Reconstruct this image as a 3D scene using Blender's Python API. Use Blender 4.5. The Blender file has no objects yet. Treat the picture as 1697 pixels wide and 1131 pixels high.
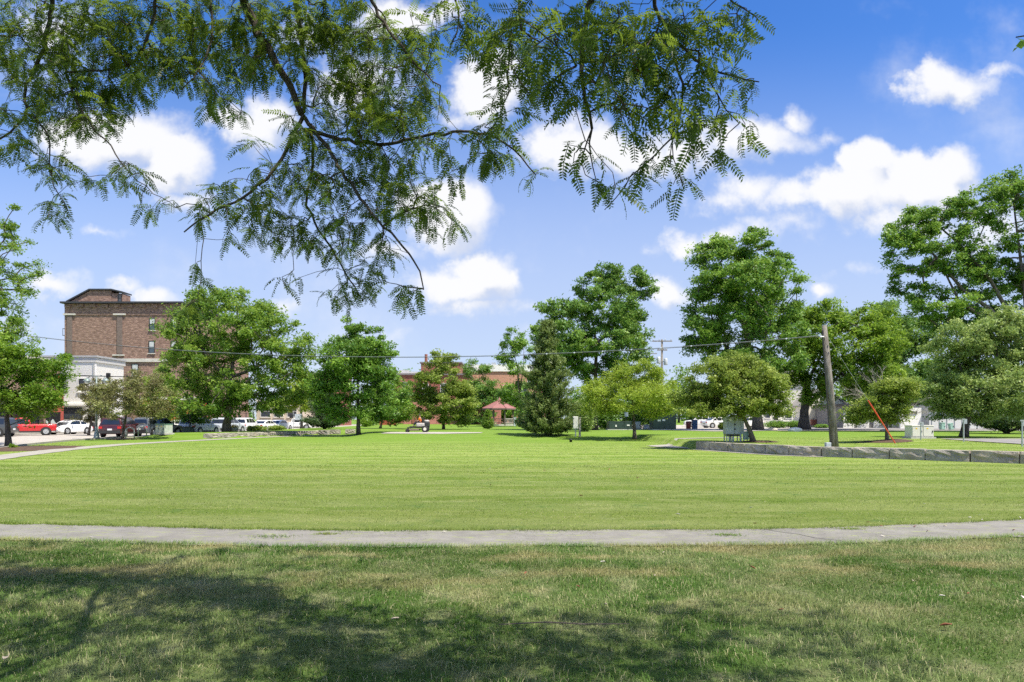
import bpy, bmesh, math, random
import numpy as np
from mathutils import Vector, Matrix

# ------------------------------------------------------------------ camera, sky, sun, exposure
SC = bpy.context.scene
COL = SC.collection
F, CX, HY, CAMH = 1130.0, 848.5, 695.0, 1.6          # focal length and horizon in photo pixels
cam_d = bpy.data.cameras.new("camera"); cam = bpy.data.objects.new("camera", cam_d); COL.objects.link(cam)
cam.location = (0, 0, CAMH); cam.rotation_euler = (math.pi / 2, 0, 0)
cam_d.sensor_width = 36.0; cam_d.lens = F / 1697.0 * 36.0
cam_d.shift_y = (HY - 565.5) / 1697.0
cam_d.clip_start = 0.05; cam_d.clip_end = 6000
SC.camera = cam

SUN_DIR = Vector((0.52, -0.42, 1.28)).normalized()      # towards the sun: high, to the right of the camera
SUN_EL = math.asin(SUN_DIR.z); SUN_AZ = math.atan2(SUN_DIR.x, SUN_DIR.y)
sun_d = bpy.data.lights.new("sun", 'SUN'); sun_d.energy = 4.1; sun_d.angle = math.radians(0.53); sun_d.color = (1.0, 0.925, 0.80)
sun = bpy.data.objects.new("sun", sun_d); COL.objects.link(sun)
sun.rotation_euler = (-SUN_DIR).to_track_quat('-Z', 'Y').to_euler(); sun.location = (0, 0, 60)

SKY_STRENGTH = 0.15
EXPOSURE = 0.90
SC.view_settings.view_transform = 'Standard'; SC.view_settings.look = 'None'
SC.view_settings.exposure = EXPOSURE; SC.view_settings.gamma = 1.0
SC.view_settings.use_curve_mapping = False
SC.cycles.use_denoising = False
SC.cycles.max_bounces = 8; SC.cycles.diffuse_bounces = 5; SC.cycles.glossy_bounces = 2
SC.cycles.transmission_bounces = 6; SC.cycles.transparent_max_bounces = 6
SC.cycles.sample_clamp_indirect = 4.0
SC.cycles.use_adaptive_sampling = True; SC.cycles.adaptive_threshold = 0.02

def build_world():
    w = bpy.data.worlds.new("World"); SC.world = w; w.use_nodes = True
    nt = w.node_tree; nt.nodes.clear(); N = nt.nodes.new; L = nt.links.new
    def math_(op, a, b=None, c=None, clamp=False):
        n = N('ShaderNodeMath'); n.operation = op; n.use_clamp = clamp
        for i, q in enumerate((a, b, c)):
            if q is None: continue
            if isinstance(q, (int, float)): n.inputs[i].default_value = q
            else: L(q, n.inputs[i])
        return n.outputs[0]
    def vm(op, a, b=None):
        n = N('ShaderNodeVectorMath'); n.operation = op
        for i, q in enumerate((a, b)):
            if q is None: continue
            if isinstance(q, tuple): n.inputs[i].default_value = q
            else: L(q, n.inputs[i])
        return n
    def noise(vec, scale, detail=5, rough=0.55):
        n = N('ShaderNodeTexNoise'); n.inputs['Scale'].default_value = scale
        n.inputs['Detail'].default_value = detail; n.inputs['Roughness'].default_value = rough
        L(vec, n.inputs['Vector']); return n
    def sstep(x, a, b):
        n = N('ShaderNodeMapRange'); n.interpolation_type = 'SMOOTHSTEP'
        L(x, n.inputs[0]); n.inputs[1].default_value = a; n.inputs[2].default_value = b
        return n.outputs[0]
    sky = N('ShaderNodeTexSky'); sky.sky_type = 'NISHITA'; sky.sun_disc = False
    sky.sun_elevation = SUN_EL; sky.sun_rotation = SUN_AZ
    sky.air_density = 1.0; sky.dust_density = 0.6; sky.ozone_density = 3.0; sky.altitude = 200
    hs = N('ShaderNodeHueSaturation'); hs.inputs['Saturation'].default_value = 1.32; hs.inputs['Hue'].default_value = 0.512; hs.inputs['Value'].default_value = 0.775
    L(sky.outputs[0], hs.inputs['Color'])
    tc = N('ShaderNodeTexCoord'); D = tc.outputs['Generated']
    sep = N('ShaderNodeSeparateXYZ'); L(D, sep.inputs[0])
    yy = math_('MAXIMUM', sep.outputs[1], 0.03)
    u = math_('DIVIDE', sep.outputs[0], yy); v = math_('DIVIDE', sep.outputs[2], yy)
    cmb = N('ShaderNodeCombineXYZ'); L(u, cmb.inputs[0]); L(v, cmb.inputs[1]); UV = cmb.outputs[0]
    # ragged cumulus outlines
    n1 = noise(UV, 7.0, 5, 0.55); n2 = noise(UV, 26.0, 4, 0.6)
    d1 = vm('SUBTRACT', n1.outputs['Color'], (0.5, 0.5, 0.5)); d1s = vm('MULTIPLY', d1.outputs[0], (0.13, 0.09, 0.0))
    d2 = vm('SUBTRACT', n2.outputs['Color'], (0.5, 0.5, 0.5)); d2s = vm('MULTIPLY', d2.outputs[0], (0.035, 0.03, 0.0))
    W = vm('ADD', vm('ADD', UV, d1s.outputs[0]).outputs[0], d2s.outputs[0]).outputs[0]
    # clouds of this sky: direction (as photo position), half width, half height, thickness
    blobs = [(1500,300,115,48,1.3),(1436,268,44,38,1.3),(1575,285,55,42,1.3),(1400,325,75,42,1.0),(1500,350,110,45,.6),(1320,332,90,28,.6),(1225,318,80,30,.55),(1300,375,90,26,.35),(1640,370,70,60,.45),
             (1552,138,58,40,.95),(1585,150,60,32,.8),(1645,134,38,14,.4),(1375,222,24,16,.3),
             (1240,230,95,36,.8),(1312,195,34,22,.6),(1130,245,90,36,.65),(960,240,95,44,1.0),(1050,255,80,34,.9),
             (800,150,70,44,.95),(840,112,30,22,.7),(745,365,62,56,1.2),(720,330,50,34,.9),
             (800,462,62,46,1.3),(735,480,72,34,.8),(850,455,20,22,.8),(690,470,50,26,.5),(790,510,110,22,.5),
             (190,235,105,50,1.2),(275,268,62,44,1.2),(120,225,60,34,1.1),(300,325,60,22,.5),
             (405,212,62,34,.8),(445,190,50,40,.7),(88,472,44,20,.75),(250,488,55,22,.7),(195,472,34,15,.5),(168,388,34,12,.3),
             (1105,486,34,28,.9),(1138,398,36,24,.75),(1205,392,40,24,.7),(1362,486,28,15,.6),(1070,410,22,14,.25),
             (660,25,70,30,.8),(600,130,80,60,.6),(735,20,40,24,.6),(90,40,70,50,.5),(510,60,60,40,.4),
             (620,560,70,20,.3),(450,520,60,16,.3),(30,540,60,18,.3),(900,560,60,16,.25),(1400,460,60,14,.2),(640,420,50,18,.45)]
    def cloud_field(Wv):
        field = None
        for (px, py, rx, ry, a) in blobs:
            s = vm('SUBTRACT', Wv, ((px - CX) / F, (HY - py) / F, 0.0))
            s = vm('MULTIPLY', s.outputs[0], (F / (rx * 1.36), F / (ry * 1.36), 0.0))
            ln = vm('LENGTH', s.outputs[0]).outputs['Value']
            t = math_('MULTIPLY_ADD', ln, -a, a)
            field = t if field is None else math_('MAXIMUM', field, t)
        return field
    field = cloud_field(W)
    field_up = cloud_field(vm('ADD', W, (-0.012, 0.024, 0.0)).outputs[0])
    slope = math_('SUBTRACT', field, field_up)            # positive on the sunny tops, negative under the bases
    # unseen clouds over the rest of the sky, cover raised for more fill light
    zz = math_('ADD', math_('MAXIMUM', sep.outputs[2], 0.0), 0.12)
    c2 = N('ShaderNodeCombineXYZ'); L(math_('DIVIDE', sep.outputs[0], zz), c2.inputs[0]); L(math_('DIVIDE', sep.outputs[1], zz), c2.inputs[1])
    g = noise(c2.outputs[0], 0.9, 7, 0.55)
    gen = math_('MULTIPLY', math_('SUBTRACT', g.outputs['Fac'], 0.48), 6.0)
    inside = math_('MULTIPLY', math_('MULTIPLY', sstep(math_('ABSOLUTE', u), 0.95, 0.78), sstep(v, 0.80, 0.66)), sstep(sep.outputs[1], 0.1, 0.3))
    fbm = math_('MULTIPLY', math_('SUBTRACT', n2.outputs['Fac'], 0.5), 0.7)
    veil = noise(UV, 3.2, 6, 0.6); fin = math_('ADD', field, fbm)
    fin = math_('MAXIMUM', fin, math_('MULTIPLY', math_('SUBTRACT', veil.outputs['Fac'], 0.51), 1.25))
    mixf = N('ShaderNodeMix'); mixf.data_type = 'FLOAT'; L(inside, mixf.inputs[0]); L(gen, mixf.inputs[2]); L(fin, mixf.inputs[3])
    dens = sstep(mixf.outputs[0], 0.0, 0.56)
    up = sstep(sep.outputs[2], -0.01, 0.03)
    dens = math_('MULTIPLY', math_('MULTIPLY', dens, up), 0.97)
    shade_n = noise(UV, 13.0, 5, 0.6)
    lit = math_('ADD', slope, math_('MULTIPLY', math_('SUBTRACT', shade_n.outputs['Fac'], 0.5), 0.8))
    core = math_('MAXIMUM', sstep(lit, -0.62, 0.05), math_('SUBTRACT', 1.0, inside))
    dens = math_('MULTIPLY', dens, math_('SUBTRACT', 1.0, math_('MULTIPLY', sstep(lit, -0.2, -0.9), 0.6)))
    wv = 1.0 / SKY_STRENGTH / (2 ** EXPOSURE)
    ramp = N('ShaderNodeMix'); ramp.data_type = 'RGBA'; L(core, ramp.inputs[0])
    ramp.inputs[6].default_value = (0.66 * wv, 0.72 * wv, 0.87 * wv, 1); ramp.inputs[7].default_value = (1.0 * wv, 1.0 * wv, 1.02 * wv, 1)
    # thin pale summer haze low in the sky
    low = math_('MULTIPLY', sstep(v, 0.60, 0.10), 0.82)
    hz = N('ShaderNodeMix'); hz.data_type = 'RGBA'; L(low, hz.inputs[0]); L(hs.outputs[0], hz.inputs[6])
    hz.inputs[7].default_value = (0.58 * wv, 0.67 * wv, 0.90 * wv, 1)
    mx = N('ShaderNodeMix'); mx.data_type = 'RGBA'; L(dens, mx.inputs[0]); L(hz.outputs[2], mx.inputs[6]); L(ramp.outputs[2], mx.inputs[7])
    bg = N('ShaderNodeBackground'); bg.inputs['Strength'].default_value = SKY_STRENGTH; L(mx.outputs[2], bg.inputs['Color'])
    out = N('ShaderNodeOutputWorld'); L(bg.outputs[0], out.inputs[0])
build_world()

# ------------------------------------------------------------------ helpers
def P(px, py, Y): return Vector(((px - CX) / F * Y, Y, CAMH - (py - HY) / F * Y))
def XX(px, Y): return (px - CX) / F * Y
def S(a, b, x):
    t = np.clip((np.asarray(x, float) - a) / (b - a), 0, 1); return t * t * (3 - 2 * t)

RW = [(9.7, 36.0), (10.9, 32.9), (12.0, 30.1), (18.3, 24.4), (27.0, 18.5)]        # right stone wall line
LW = [(-24.5, 55.0), (-22.9, 62.0), (-19.6, 69.5), (-17.1, 72.0)]                 # left stone wall line
CURB = [(-24, 26), (-25.5, 31), (-27.5, 37), (-29.8, 42), (-31.8, 48), (-33, 53), (-32.5, 58), (-30.9, 63), (-29.4, 69), (-28.9, 80), (-28.9, 210)]
def gz(x, y):
    x = np.asarray(x, float); y = np.asarray(y, float)
    st = 50 + 17 * S(-11, -18, x); base = 0.40 * S(0, 13, y - st) * S(-29, -27.4, x)
    base = base + 0.42 * S(98, 145, y) * S(-29, -24, x)
    yr = np.interp(x, [p[0] for p in RW], [p[1] for p in RW])
    slope = np.interp(x, [9.7, 10.8, 11.0, 11.9, 12.1, 18.2, 18.4], [-2.58, -2.58, -2.55, -2.55, -0.905, -0.905, -0.68])
    r = 0.37 * S(0.24, 0.42, (y - yr) / np.sqrt(1 + slope ** 2)) * S(9.85, 10.1, x)
    hump = 0.16 * np.exp(-((x - 20.5) / 3.0) ** 2 - ((y - 34) / 5.0) ** 2)
    xl = np.interp(y, [p[1] for p in LW], [p[0] for p in LW])
    cu = np.interp(y, [p[1] for p in CURB], [p[0] for p in CURB])
    l = 0.44 * S(0.05, 0.5, xl - x) * S(0.8, 3.5, x - cu) * S(54.0, 57.5, y) * S(78, 72, y)
    return np.maximum(np.maximum(base, r + hump * (r > 0.2)), l)
def gzf(x, y): return float(gz(x, y))
def G(px, Y, dz=0.0):
    x = XX(px, Y); return Vector((x, Y, gzf(x, Y) + dz))

class MB:
    def __init__(s): s.v = []; s.f = []
    def add(s, vs, fs):
        o = len(s.v); s.v += [tuple(q) for q in vs]; s.f += [tuple(i + o for i in q) for q in fs]; return s
    def box(s, c, d, rz=0.0, M=None):
        hx, hy, hz = d[0] / 2, d[1] / 2, d[2] / 2
        vs = [Vector((x * hx, y * hy, z * hz)) for x in (-1, 1) for y in (-1, 1) for z in (-1, 1)]
        if M is not None: vs = [M @ q for q in vs]
        if rz: R = Matrix.Rotation(rz, 3, 'Z'); vs = [R @ q for q in vs]
        vs = [q + Vector(c) for q in vs]
        return s.add(vs, [(0, 1, 3, 2), (4, 6, 7, 5), (0, 4, 5, 1), (2, 3, 7, 6), (0, 2, 6, 4), (1, 5, 7, 3)])
    def tube(s, pts, rad, n=8, cap=True):
        pts = [Vector(p) for p in pts]
        if not hasattr(rad, '__len__'): rad = [rad] * len(pts)
        rings = []; prev = None
        for i, p in enumerate(pts):
            t = (pts[min(i + 1, len(pts) - 1)] - pts[max(i - 1, 0)])
            t = t.normalized() if t.length > 1e-9 else Vector((0, 0, 1))
            if prev is None:
                a = Vector((1, 0, 0)) if abs(t.x) < 0.9 else Vector((0, 1, 0)); a = (a - t * a.dot(t)).normalized()
            else:
                a = prev - t * prev.dot(t); a = a.normalized() if a.length > 1e-6 else t.orthogonal().normalized()
            prev = a; b = t.cross(a)
            rings.append([p + (a * math.cos(2 * math.pi * k / n) + b * math.sin(2 * math.pi * k / n)) * rad[i] for k in range(n)])
        vs = [q for r in rings for q in r]; fs = []
        for i in range(len(pts) - 1):
            for k in range(n):
                k2 = (k + 1) % n; fs.append((i * n + k, i * n + k2, (i + 1) * n + k2, (i + 1) * n + k))
        if cap: fs.append(tuple(range(n - 1, -1, -1))); fs.append(tuple((len(pts) - 1) * n + k for k in range(n)))
        return s.add(vs, fs)
    def lathe(s, prof, c=(0, 0, 0), n=16):
        return s.tube([(c[0], c[1], c[2] + z) for r, z in prof], [r for r, z in prof], n)
    def extr(s, poly, y0, y1):                       # polygon in x,z pushed along y
        n = len(poly); vs = [(x, y0, z) for x, z in poly] + [(x, y1, z) for x, z in poly]
        fs = [tuple(range(n)), tuple(range(2 * n - 1, n - 1, -1))] + [(i, i + n, (i + 1) % n + n, (i + 1) % n) for i in range(n)]
        return s.add(vs, fs)
    def prism(s, poly, z0, z1):                      # polygon in x,y pushed along z
        n = len(poly); vs = [(x, y, z0) for x, y in poly] + [(x, y, z1) for x, y in poly]
        fs = [tuple(range(n - 1, -1, -1)), tuple(range(n, 2 * n))] + [(i, (i + 1) % n, (i + 1) % n + n, i + n) for i in range(n)]
        return s.add(vs, fs)
    def mesh(s, name, mat, smooth=False):
        me = bpy.data.meshes.new(name); me.from_pydata(s.v, [], s.f); me.update()
        bm = bmesh.new(); bm.from_mesh(me); bmesh.ops.recalc_face_normals(bm, faces=bm.faces); bm.to_mesh(me); bm.free()
        if mat: me.materials.append(mat)
        if smooth: me.polygons.foreach_set('use_smooth', [True] * len(me.polygons))
        return me
    def build(s, name, mat, parent=None, smooth=False, bevel=0.0, loc=None, rz=0.0):
        o = bpy.data.objects.new(name, s.mesh(name, mat, smooth)); COL.objects.link(o)
        if parent is not None: o.parent = parent
        if loc is not None: o.location = loc
        if rz: o.rotation_euler.z = rz
        if bevel:
            m = o.modifiers.new('bevel', 'BEVEL'); m.width = bevel; m.segments = 2; m.limit_method = 'ANGLE'; m.angle_limit = 0.6
            if smooth: m.harden_normals = False
        return o
def thing(name, label, cat, loc=(0, 0, 0), rz=0.0, group=None):
    o = bpy.data.objects.new(name, None); COL.objects.link(o); o.empty_display_size = 0.2
    o.location = loc; o.rotation_euler.z = rz; return tag(o, label, cat, group)
def tag(o, label, cat=None, group=None, kind=None):
    o['label'] = label
    if cat: o['category'] = cat
    if group: o['group'] = group
    if kind: o['kind'] = kind
    return o
def structure(o): o['kind'] = 'structure'; return o
def np_mesh(name, verts, faces, mat, tint=None, k=None, smooth=False):
    verts = np.asarray(verts, np.float32).reshape(-1, 3); faces = np.asarray(faces, np.int32); n, k = faces.shape
    me = bpy.data.meshes.new(name)
    me.vertices.add(len(verts)); me.vertices.foreach_set('co', verts.ravel())
    me.loops.add(n * k); me.loops.foreach_set('vertex_index', faces.ravel())
    me.polygons.add(n); me.polygons.foreach_set('loop_start', np.arange(0, n * k, k, dtype=np.int32))
    try: me.polygons.foreach_set('loop_total', np.full(n, k, np.int32))
    except Exception: pass
    if tint is not None:
        at = me.attributes.new('tint', 'FLOAT', 'POINT'); at.data.foreach_set('value', np.asarray(tint, np.float32).ravel())
    me.update(calc_edges=True); me.validate()
    if mat: me.materials.append(mat)
    if smooth: me.polygons.foreach_set('use_smooth', np.ones(n, bool))
    return me
def link(name, me, parent=None, loc=None):
    o = bpy.data.objects.new(name, me); COL.objects.link(o)
    if parent is not None: o.parent = parent
    if loc is not None: o.location = loc
    return o

# ------------------------------------------------------------------ materials
MATS = {}
class NT:
    def __init__(s, name):
        s.m = bpy.data.materials.new(name); s.m.use_nodes = True; s.t = s.m.node_tree; s.t.nodes.clear()
        s.out = s.n('ShaderNodeOutputMaterial')
    def n(s, k): return s.t.nodes.new(k)
    def l(s, a, b): s.t.links.new(a, b)
    def noise(s, scale, detail=4, rough=0.55, vec=None, dist=0.0):
        n = s.n('ShaderNodeTexNoise'); n.inputs['Scale'].default_value = scale; n.inputs['Detail'].default_value = detail
        n.inputs['Roughness'].default_value = rough; n.inputs['Distortion'].default_value = dist
        if vec is not None: s.l(vec, n.inputs['Vector'])
        return n.outputs['Fac']
    def obj(s): return s.n('ShaderNodeTexCoord').outputs['Object']
    def pos(s): return s.n('ShaderNodeNewGeometry').outputs['Position']
    def map(s, vec, scale=(1, 1, 1), rot=(0, 0, 0), loc=(0, 0, 0)):
        n = s.n('ShaderNodeMapping'); n.inputs['Scale'].default_value = scale; n.inputs['Rotation'].default_value = rot; n.inputs['Location'].default_value = loc
        s.l(vec, n.inputs['Vector']); return n.outputs[0]
    def step(s, x, a, b):
        n = s.n('ShaderNodeMapRange'); n.interpolation_type = 'SMOOTHSTEP'; s.l(x, n.inputs[0]); n.inputs[1].default_value = a; n.inputs[2].default_value = b; return n.outputs[0]
    def math(s, op, a, b=0.0):
        n = s.n('ShaderNodeMath'); n.operation = op
        for i, q in enumerate((a, b)):
            if isinstance(q, (int, float)): n.inputs[i].default_value = q
            else: s.l(q, n.inputs[i])
        return n.outputs[0]
    def mix(s, fac, a, b, mode='MIX'):
        n = s.n('ShaderNodeMix'); n.data_type = 'RGBA'; n.blend_type = mode
        for i, q in ((0, fac), (6, a), (7, b)):
            if isinstance(q, (int, float)): n.inputs[i].default_value = q
            elif isinstance(q, tuple): n.inputs[i].default_value = (*q[:3], 1)
            else: s.l(q, n.inputs[i])
        return n.outputs[2]
    def bump(s, h, strength=0.3, dist=0.02):
        n = s.n('ShaderNodeBump'); n.inputs['Strength'].default_value = strength; n.inputs['Distance'].default_value = dist; s.l(h, n.inputs['Height']); return n.outputs[0]
    def bsdf(s, col, rough=0.7, metal=0.0, normal=None, spec=0.5, coat=0.0):
        b = s.n('ShaderNodeBsdfPrincipled')
        if isinstance(col, tuple): b.inputs['Base Color'].default_value = (*col[:3], 1)
        else: s.l(col, b.inputs['Base Color'])
        if isinstance(rough, (int, float)): b.inputs['Roughness'].default_value = rough
        else: s.l(rough, b.inputs['Roughness'])
        b.inputs['Metallic'].default_value = metal; b.inputs['Specular IOR Level'].default_value = spec
        b.inputs['Coat Weight'].default_value = coat; b.inputs['Coat Roughness'].default_value = 0.06
        if normal is not None: s.l(normal, b.inputs['Normal'])
        s.l(b.outputs[0], s.out.inputs[0]); return s.m
def plain(name, col, rough=0.6, metal=0.0, var=0.12, scale=6.0, spec=0.5, coat=0.0, bump=0.0):
    if name in MATS: return MATS[name]
    t = NT(name); o = t.obj(); nz = t.noise(scale, 5, 0.6, o); nz2 = t.noise(scale * 7, 3, 0.6, o)
    a = tuple(c * (1 - var) for c in col); b = tuple(min(1, c * (1 + var)) for c in col)
    c = t.mix(t.step(nz, 0.3, 0.7), a, b); c = t.mix(t.math('MULTIPLY', nz2, var), c, tuple(q * 0.5 for q in col))
    MATS[name] = t.bsdf(c, rough, metal, t.bump(nz2, bump, 0.01) if bump else None, spec, coat); return MATS[name]
def paint(name, col, rough=0.28): return plain(name, col, rough, 0.0, 0.03, 2.0, 0.5, 0.6)
def glass_mat(name, col=(0.02, 0.025, 0.03)): return plain(name, col, 0.04, 0.0, 0.2, 1.0, 0.9)
def leaf_mat(name, dark, mid, light, trans=0.52, hue=None):
    t = NT(name); at = t.n('ShaderNodeAttribute'); at.attribute_name = 'tint'
    r = t.n('ShaderNodeValToRGB'); e = r.color_ramp.elements
    e[0].position = 0.0; e[0].color = (*dark, 1); e[1].position = 1.0; e[1].color = (*light, 1)
    m = e.new(0.5); m.color = (*mid, 1)
    t.l(at.outputs['Fac'], r.inputs[0])
    d = t.n('ShaderNodeBsdfPrincipled'); d.inputs['Roughness'].default_value = 0.45; d.inputs['Specular IOR Level'].default_value = 0.35
    t.l(r.outputs[0], d.inputs['Base Color'])
    tr = t.n('ShaderNodeBsdfTranslucent')
    g = t.n('ShaderNodeGamma'); g.inputs[1].default_value = 0.85; t.l(r.outputs[0], g.inputs[0])
    wc = t.mix(0.25, g.outputs[0], (0.55, 0.62, 0.05), 'MIX'); wc2 = t.mix(0.7, g.outputs[0], wc)
    t.l(wc2, tr.inputs['Color'])
    ms = t.n('ShaderNodeMixShader'); ms.inputs[0].default_value = trans; t.l(d.outputs[0], ms.inputs[1]); t.l(tr.outputs[0], ms.inputs[2])
    t.l(ms.outputs[0], t.out.inputs[0]); return t.m
def bark_mat(name, c0, c1, scale=9.0):
    t = NT(name); o = t.map(t.obj(), (1, 1, 0.18)); w = t.noise(scale, 6, 0.65, o); b = t.noise(scale * 4, 4, 0.6, o)
    return t.bsdf(t.mix(t.step(w, 0.35, 0.65), c0, c1), 0.9, 0, t.bump(t.math('ADD', w, t.math('MULTIPLY', b, 0.4)), 0.8, 0.05))
def brick_mat(name, c1, c2, mortar, bw=0.21, bh=0.075, vary=0.5):
    t = NT(name); o = t.obj(); sp = t.n('ShaderNodeSeparateXYZ'); t.l(o, sp.inputs[0])
    cb = t.n('ShaderNodeCombineXYZ'); t.l(t.math('ADD', sp.outputs[0], sp.outputs[1]), cb.inputs[0]); t.l(sp.outputs[2], cb.inputs[1])
    br = t.n('ShaderNodeTexBrick'); t.l(cb.outputs[0], br.inputs['Vector'])
    br.inputs['Color1'].default_value = (*c1, 1); br.inputs['Color2'].default_value = (*c2, 1); br.inputs['Mortar'].default_value = (*mortar, 1)
    br.inputs['Scale'].default_value = 1.0; br.inputs['Brick Width'].default_value = bw; br.inputs['Row Height'].default_value = bh
    br.inputs['Mortar Size'].default_value = 0.008; br.inputs['Bias'].default_value = -0.1
    n = t.noise(0.9, 6, 0.7, o); m = t.map(cb.outputs[0], (1.1, 3.2, 1)); n2 = t.noise(1.6, 5, 0.75, m)
    c = t.mix(t.math('MULTIPLY', t.step(n2, 0.42, 0.68), vary), br.outputs['Color'], tuple(min(1, q * 1.9 + 0.06) for q in c2))
    c = t.mix(t.math('MULTIPLY', t.step(n, 0.5, 0.75), vary * 0.7), c, tuple(q * 0.55 for q in c1))
    return t.bsdf(c, 0.9, 0, t.bump(br.outputs['Fac'], -0.3, 0.01))

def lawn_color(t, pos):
    """colour of the mown lawn by place: dry straw patches, mowing bands, greyer green turf in front"""
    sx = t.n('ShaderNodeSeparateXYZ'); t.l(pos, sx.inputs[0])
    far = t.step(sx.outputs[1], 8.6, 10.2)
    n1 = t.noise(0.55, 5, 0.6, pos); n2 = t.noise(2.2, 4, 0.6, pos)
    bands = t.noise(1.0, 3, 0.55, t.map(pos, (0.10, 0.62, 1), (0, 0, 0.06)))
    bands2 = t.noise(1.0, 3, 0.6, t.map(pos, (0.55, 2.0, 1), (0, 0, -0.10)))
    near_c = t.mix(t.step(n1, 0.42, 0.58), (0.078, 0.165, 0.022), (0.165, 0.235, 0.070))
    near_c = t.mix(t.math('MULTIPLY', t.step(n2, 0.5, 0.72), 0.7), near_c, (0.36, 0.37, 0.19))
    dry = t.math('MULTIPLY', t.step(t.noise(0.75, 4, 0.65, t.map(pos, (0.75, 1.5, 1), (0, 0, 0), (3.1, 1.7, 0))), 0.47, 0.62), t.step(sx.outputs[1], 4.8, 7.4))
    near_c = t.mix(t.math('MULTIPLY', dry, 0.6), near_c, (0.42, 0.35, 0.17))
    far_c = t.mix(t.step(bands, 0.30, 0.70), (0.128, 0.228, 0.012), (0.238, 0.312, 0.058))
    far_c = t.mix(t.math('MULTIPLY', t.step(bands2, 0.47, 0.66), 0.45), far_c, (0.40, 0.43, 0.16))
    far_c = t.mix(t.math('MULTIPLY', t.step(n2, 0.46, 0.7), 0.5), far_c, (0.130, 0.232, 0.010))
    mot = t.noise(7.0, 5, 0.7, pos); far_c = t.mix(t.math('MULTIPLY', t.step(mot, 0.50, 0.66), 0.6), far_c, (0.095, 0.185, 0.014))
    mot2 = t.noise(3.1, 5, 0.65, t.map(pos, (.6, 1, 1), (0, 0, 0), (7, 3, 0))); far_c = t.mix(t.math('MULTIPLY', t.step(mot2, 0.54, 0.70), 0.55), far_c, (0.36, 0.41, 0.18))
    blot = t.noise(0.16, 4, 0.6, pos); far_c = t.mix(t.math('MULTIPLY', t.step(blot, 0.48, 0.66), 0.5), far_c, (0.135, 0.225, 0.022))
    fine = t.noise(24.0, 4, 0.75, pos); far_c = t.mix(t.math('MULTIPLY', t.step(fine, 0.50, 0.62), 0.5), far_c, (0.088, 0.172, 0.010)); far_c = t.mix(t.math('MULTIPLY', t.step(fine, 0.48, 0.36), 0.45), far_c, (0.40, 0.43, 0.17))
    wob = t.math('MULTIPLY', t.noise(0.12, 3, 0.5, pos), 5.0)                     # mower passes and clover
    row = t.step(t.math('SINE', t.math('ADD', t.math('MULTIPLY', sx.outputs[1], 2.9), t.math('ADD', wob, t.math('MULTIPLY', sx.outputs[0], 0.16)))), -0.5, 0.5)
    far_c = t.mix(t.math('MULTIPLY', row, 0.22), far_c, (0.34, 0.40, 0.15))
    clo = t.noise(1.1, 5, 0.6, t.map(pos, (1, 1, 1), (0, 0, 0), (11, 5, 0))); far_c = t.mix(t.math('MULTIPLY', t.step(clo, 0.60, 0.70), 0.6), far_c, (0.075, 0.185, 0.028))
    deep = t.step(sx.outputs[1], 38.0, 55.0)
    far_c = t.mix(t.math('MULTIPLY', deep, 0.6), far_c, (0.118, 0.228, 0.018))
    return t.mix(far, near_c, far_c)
def ground_mat():
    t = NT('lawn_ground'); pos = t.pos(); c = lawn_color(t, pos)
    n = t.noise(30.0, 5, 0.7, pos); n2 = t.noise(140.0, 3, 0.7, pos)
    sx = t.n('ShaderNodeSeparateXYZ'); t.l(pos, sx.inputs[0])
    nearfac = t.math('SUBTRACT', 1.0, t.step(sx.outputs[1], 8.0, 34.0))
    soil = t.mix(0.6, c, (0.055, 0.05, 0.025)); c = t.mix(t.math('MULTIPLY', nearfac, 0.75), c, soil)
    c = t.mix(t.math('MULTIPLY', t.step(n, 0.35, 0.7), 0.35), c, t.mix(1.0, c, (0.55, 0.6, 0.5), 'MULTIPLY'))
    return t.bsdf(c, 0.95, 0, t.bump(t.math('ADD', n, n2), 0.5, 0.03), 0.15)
def blade_mat():
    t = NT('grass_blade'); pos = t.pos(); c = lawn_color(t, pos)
    at = t.n('ShaderNodeAttribute'); at.attribute_name = 'tint'
    straw = t.step(at.outputs['Fac'], 0.84, 0.95)
    lum = t.n('ShaderNodeMapRange'); t.l(at.outputs['Fac'], lum.inputs[0]); lum.inputs[3].default_value = 0.5; lum.inputs[4].default_value = 1.6
    cc = t.n('ShaderNodeVectorMath'); cc.operation = 'SCALE'; t.l(c, cc.inputs[0]); t.l(lum.outputs[0], cc.inputs['Scale'])
    c = t.mix(t.math('MULTIPLY', straw, 0.8), cc.outputs[0], (0.46, 0.41, 0.24))
    d = t.n('ShaderNodeBsdfPrincipled'); d.inputs['Roughness'].default_value = 0.5; d.inputs['Specular IOR Level'].default_value = 0.2; t.l(c, d.inputs['Base Color'])
    tr = t.n('ShaderNodeBsdfTranslucent'); t.l(c, tr.inputs['Color'])
    ms = t.n('ShaderNodeMixShader'); ms.inputs[0].default_value = 0.35; t.l(d.outputs[0], ms.inputs[1]); t.l(tr.outputs[0], ms.inputs[2]); t.l(ms.outputs[0], t.out.inputs[0]); return t.m
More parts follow.
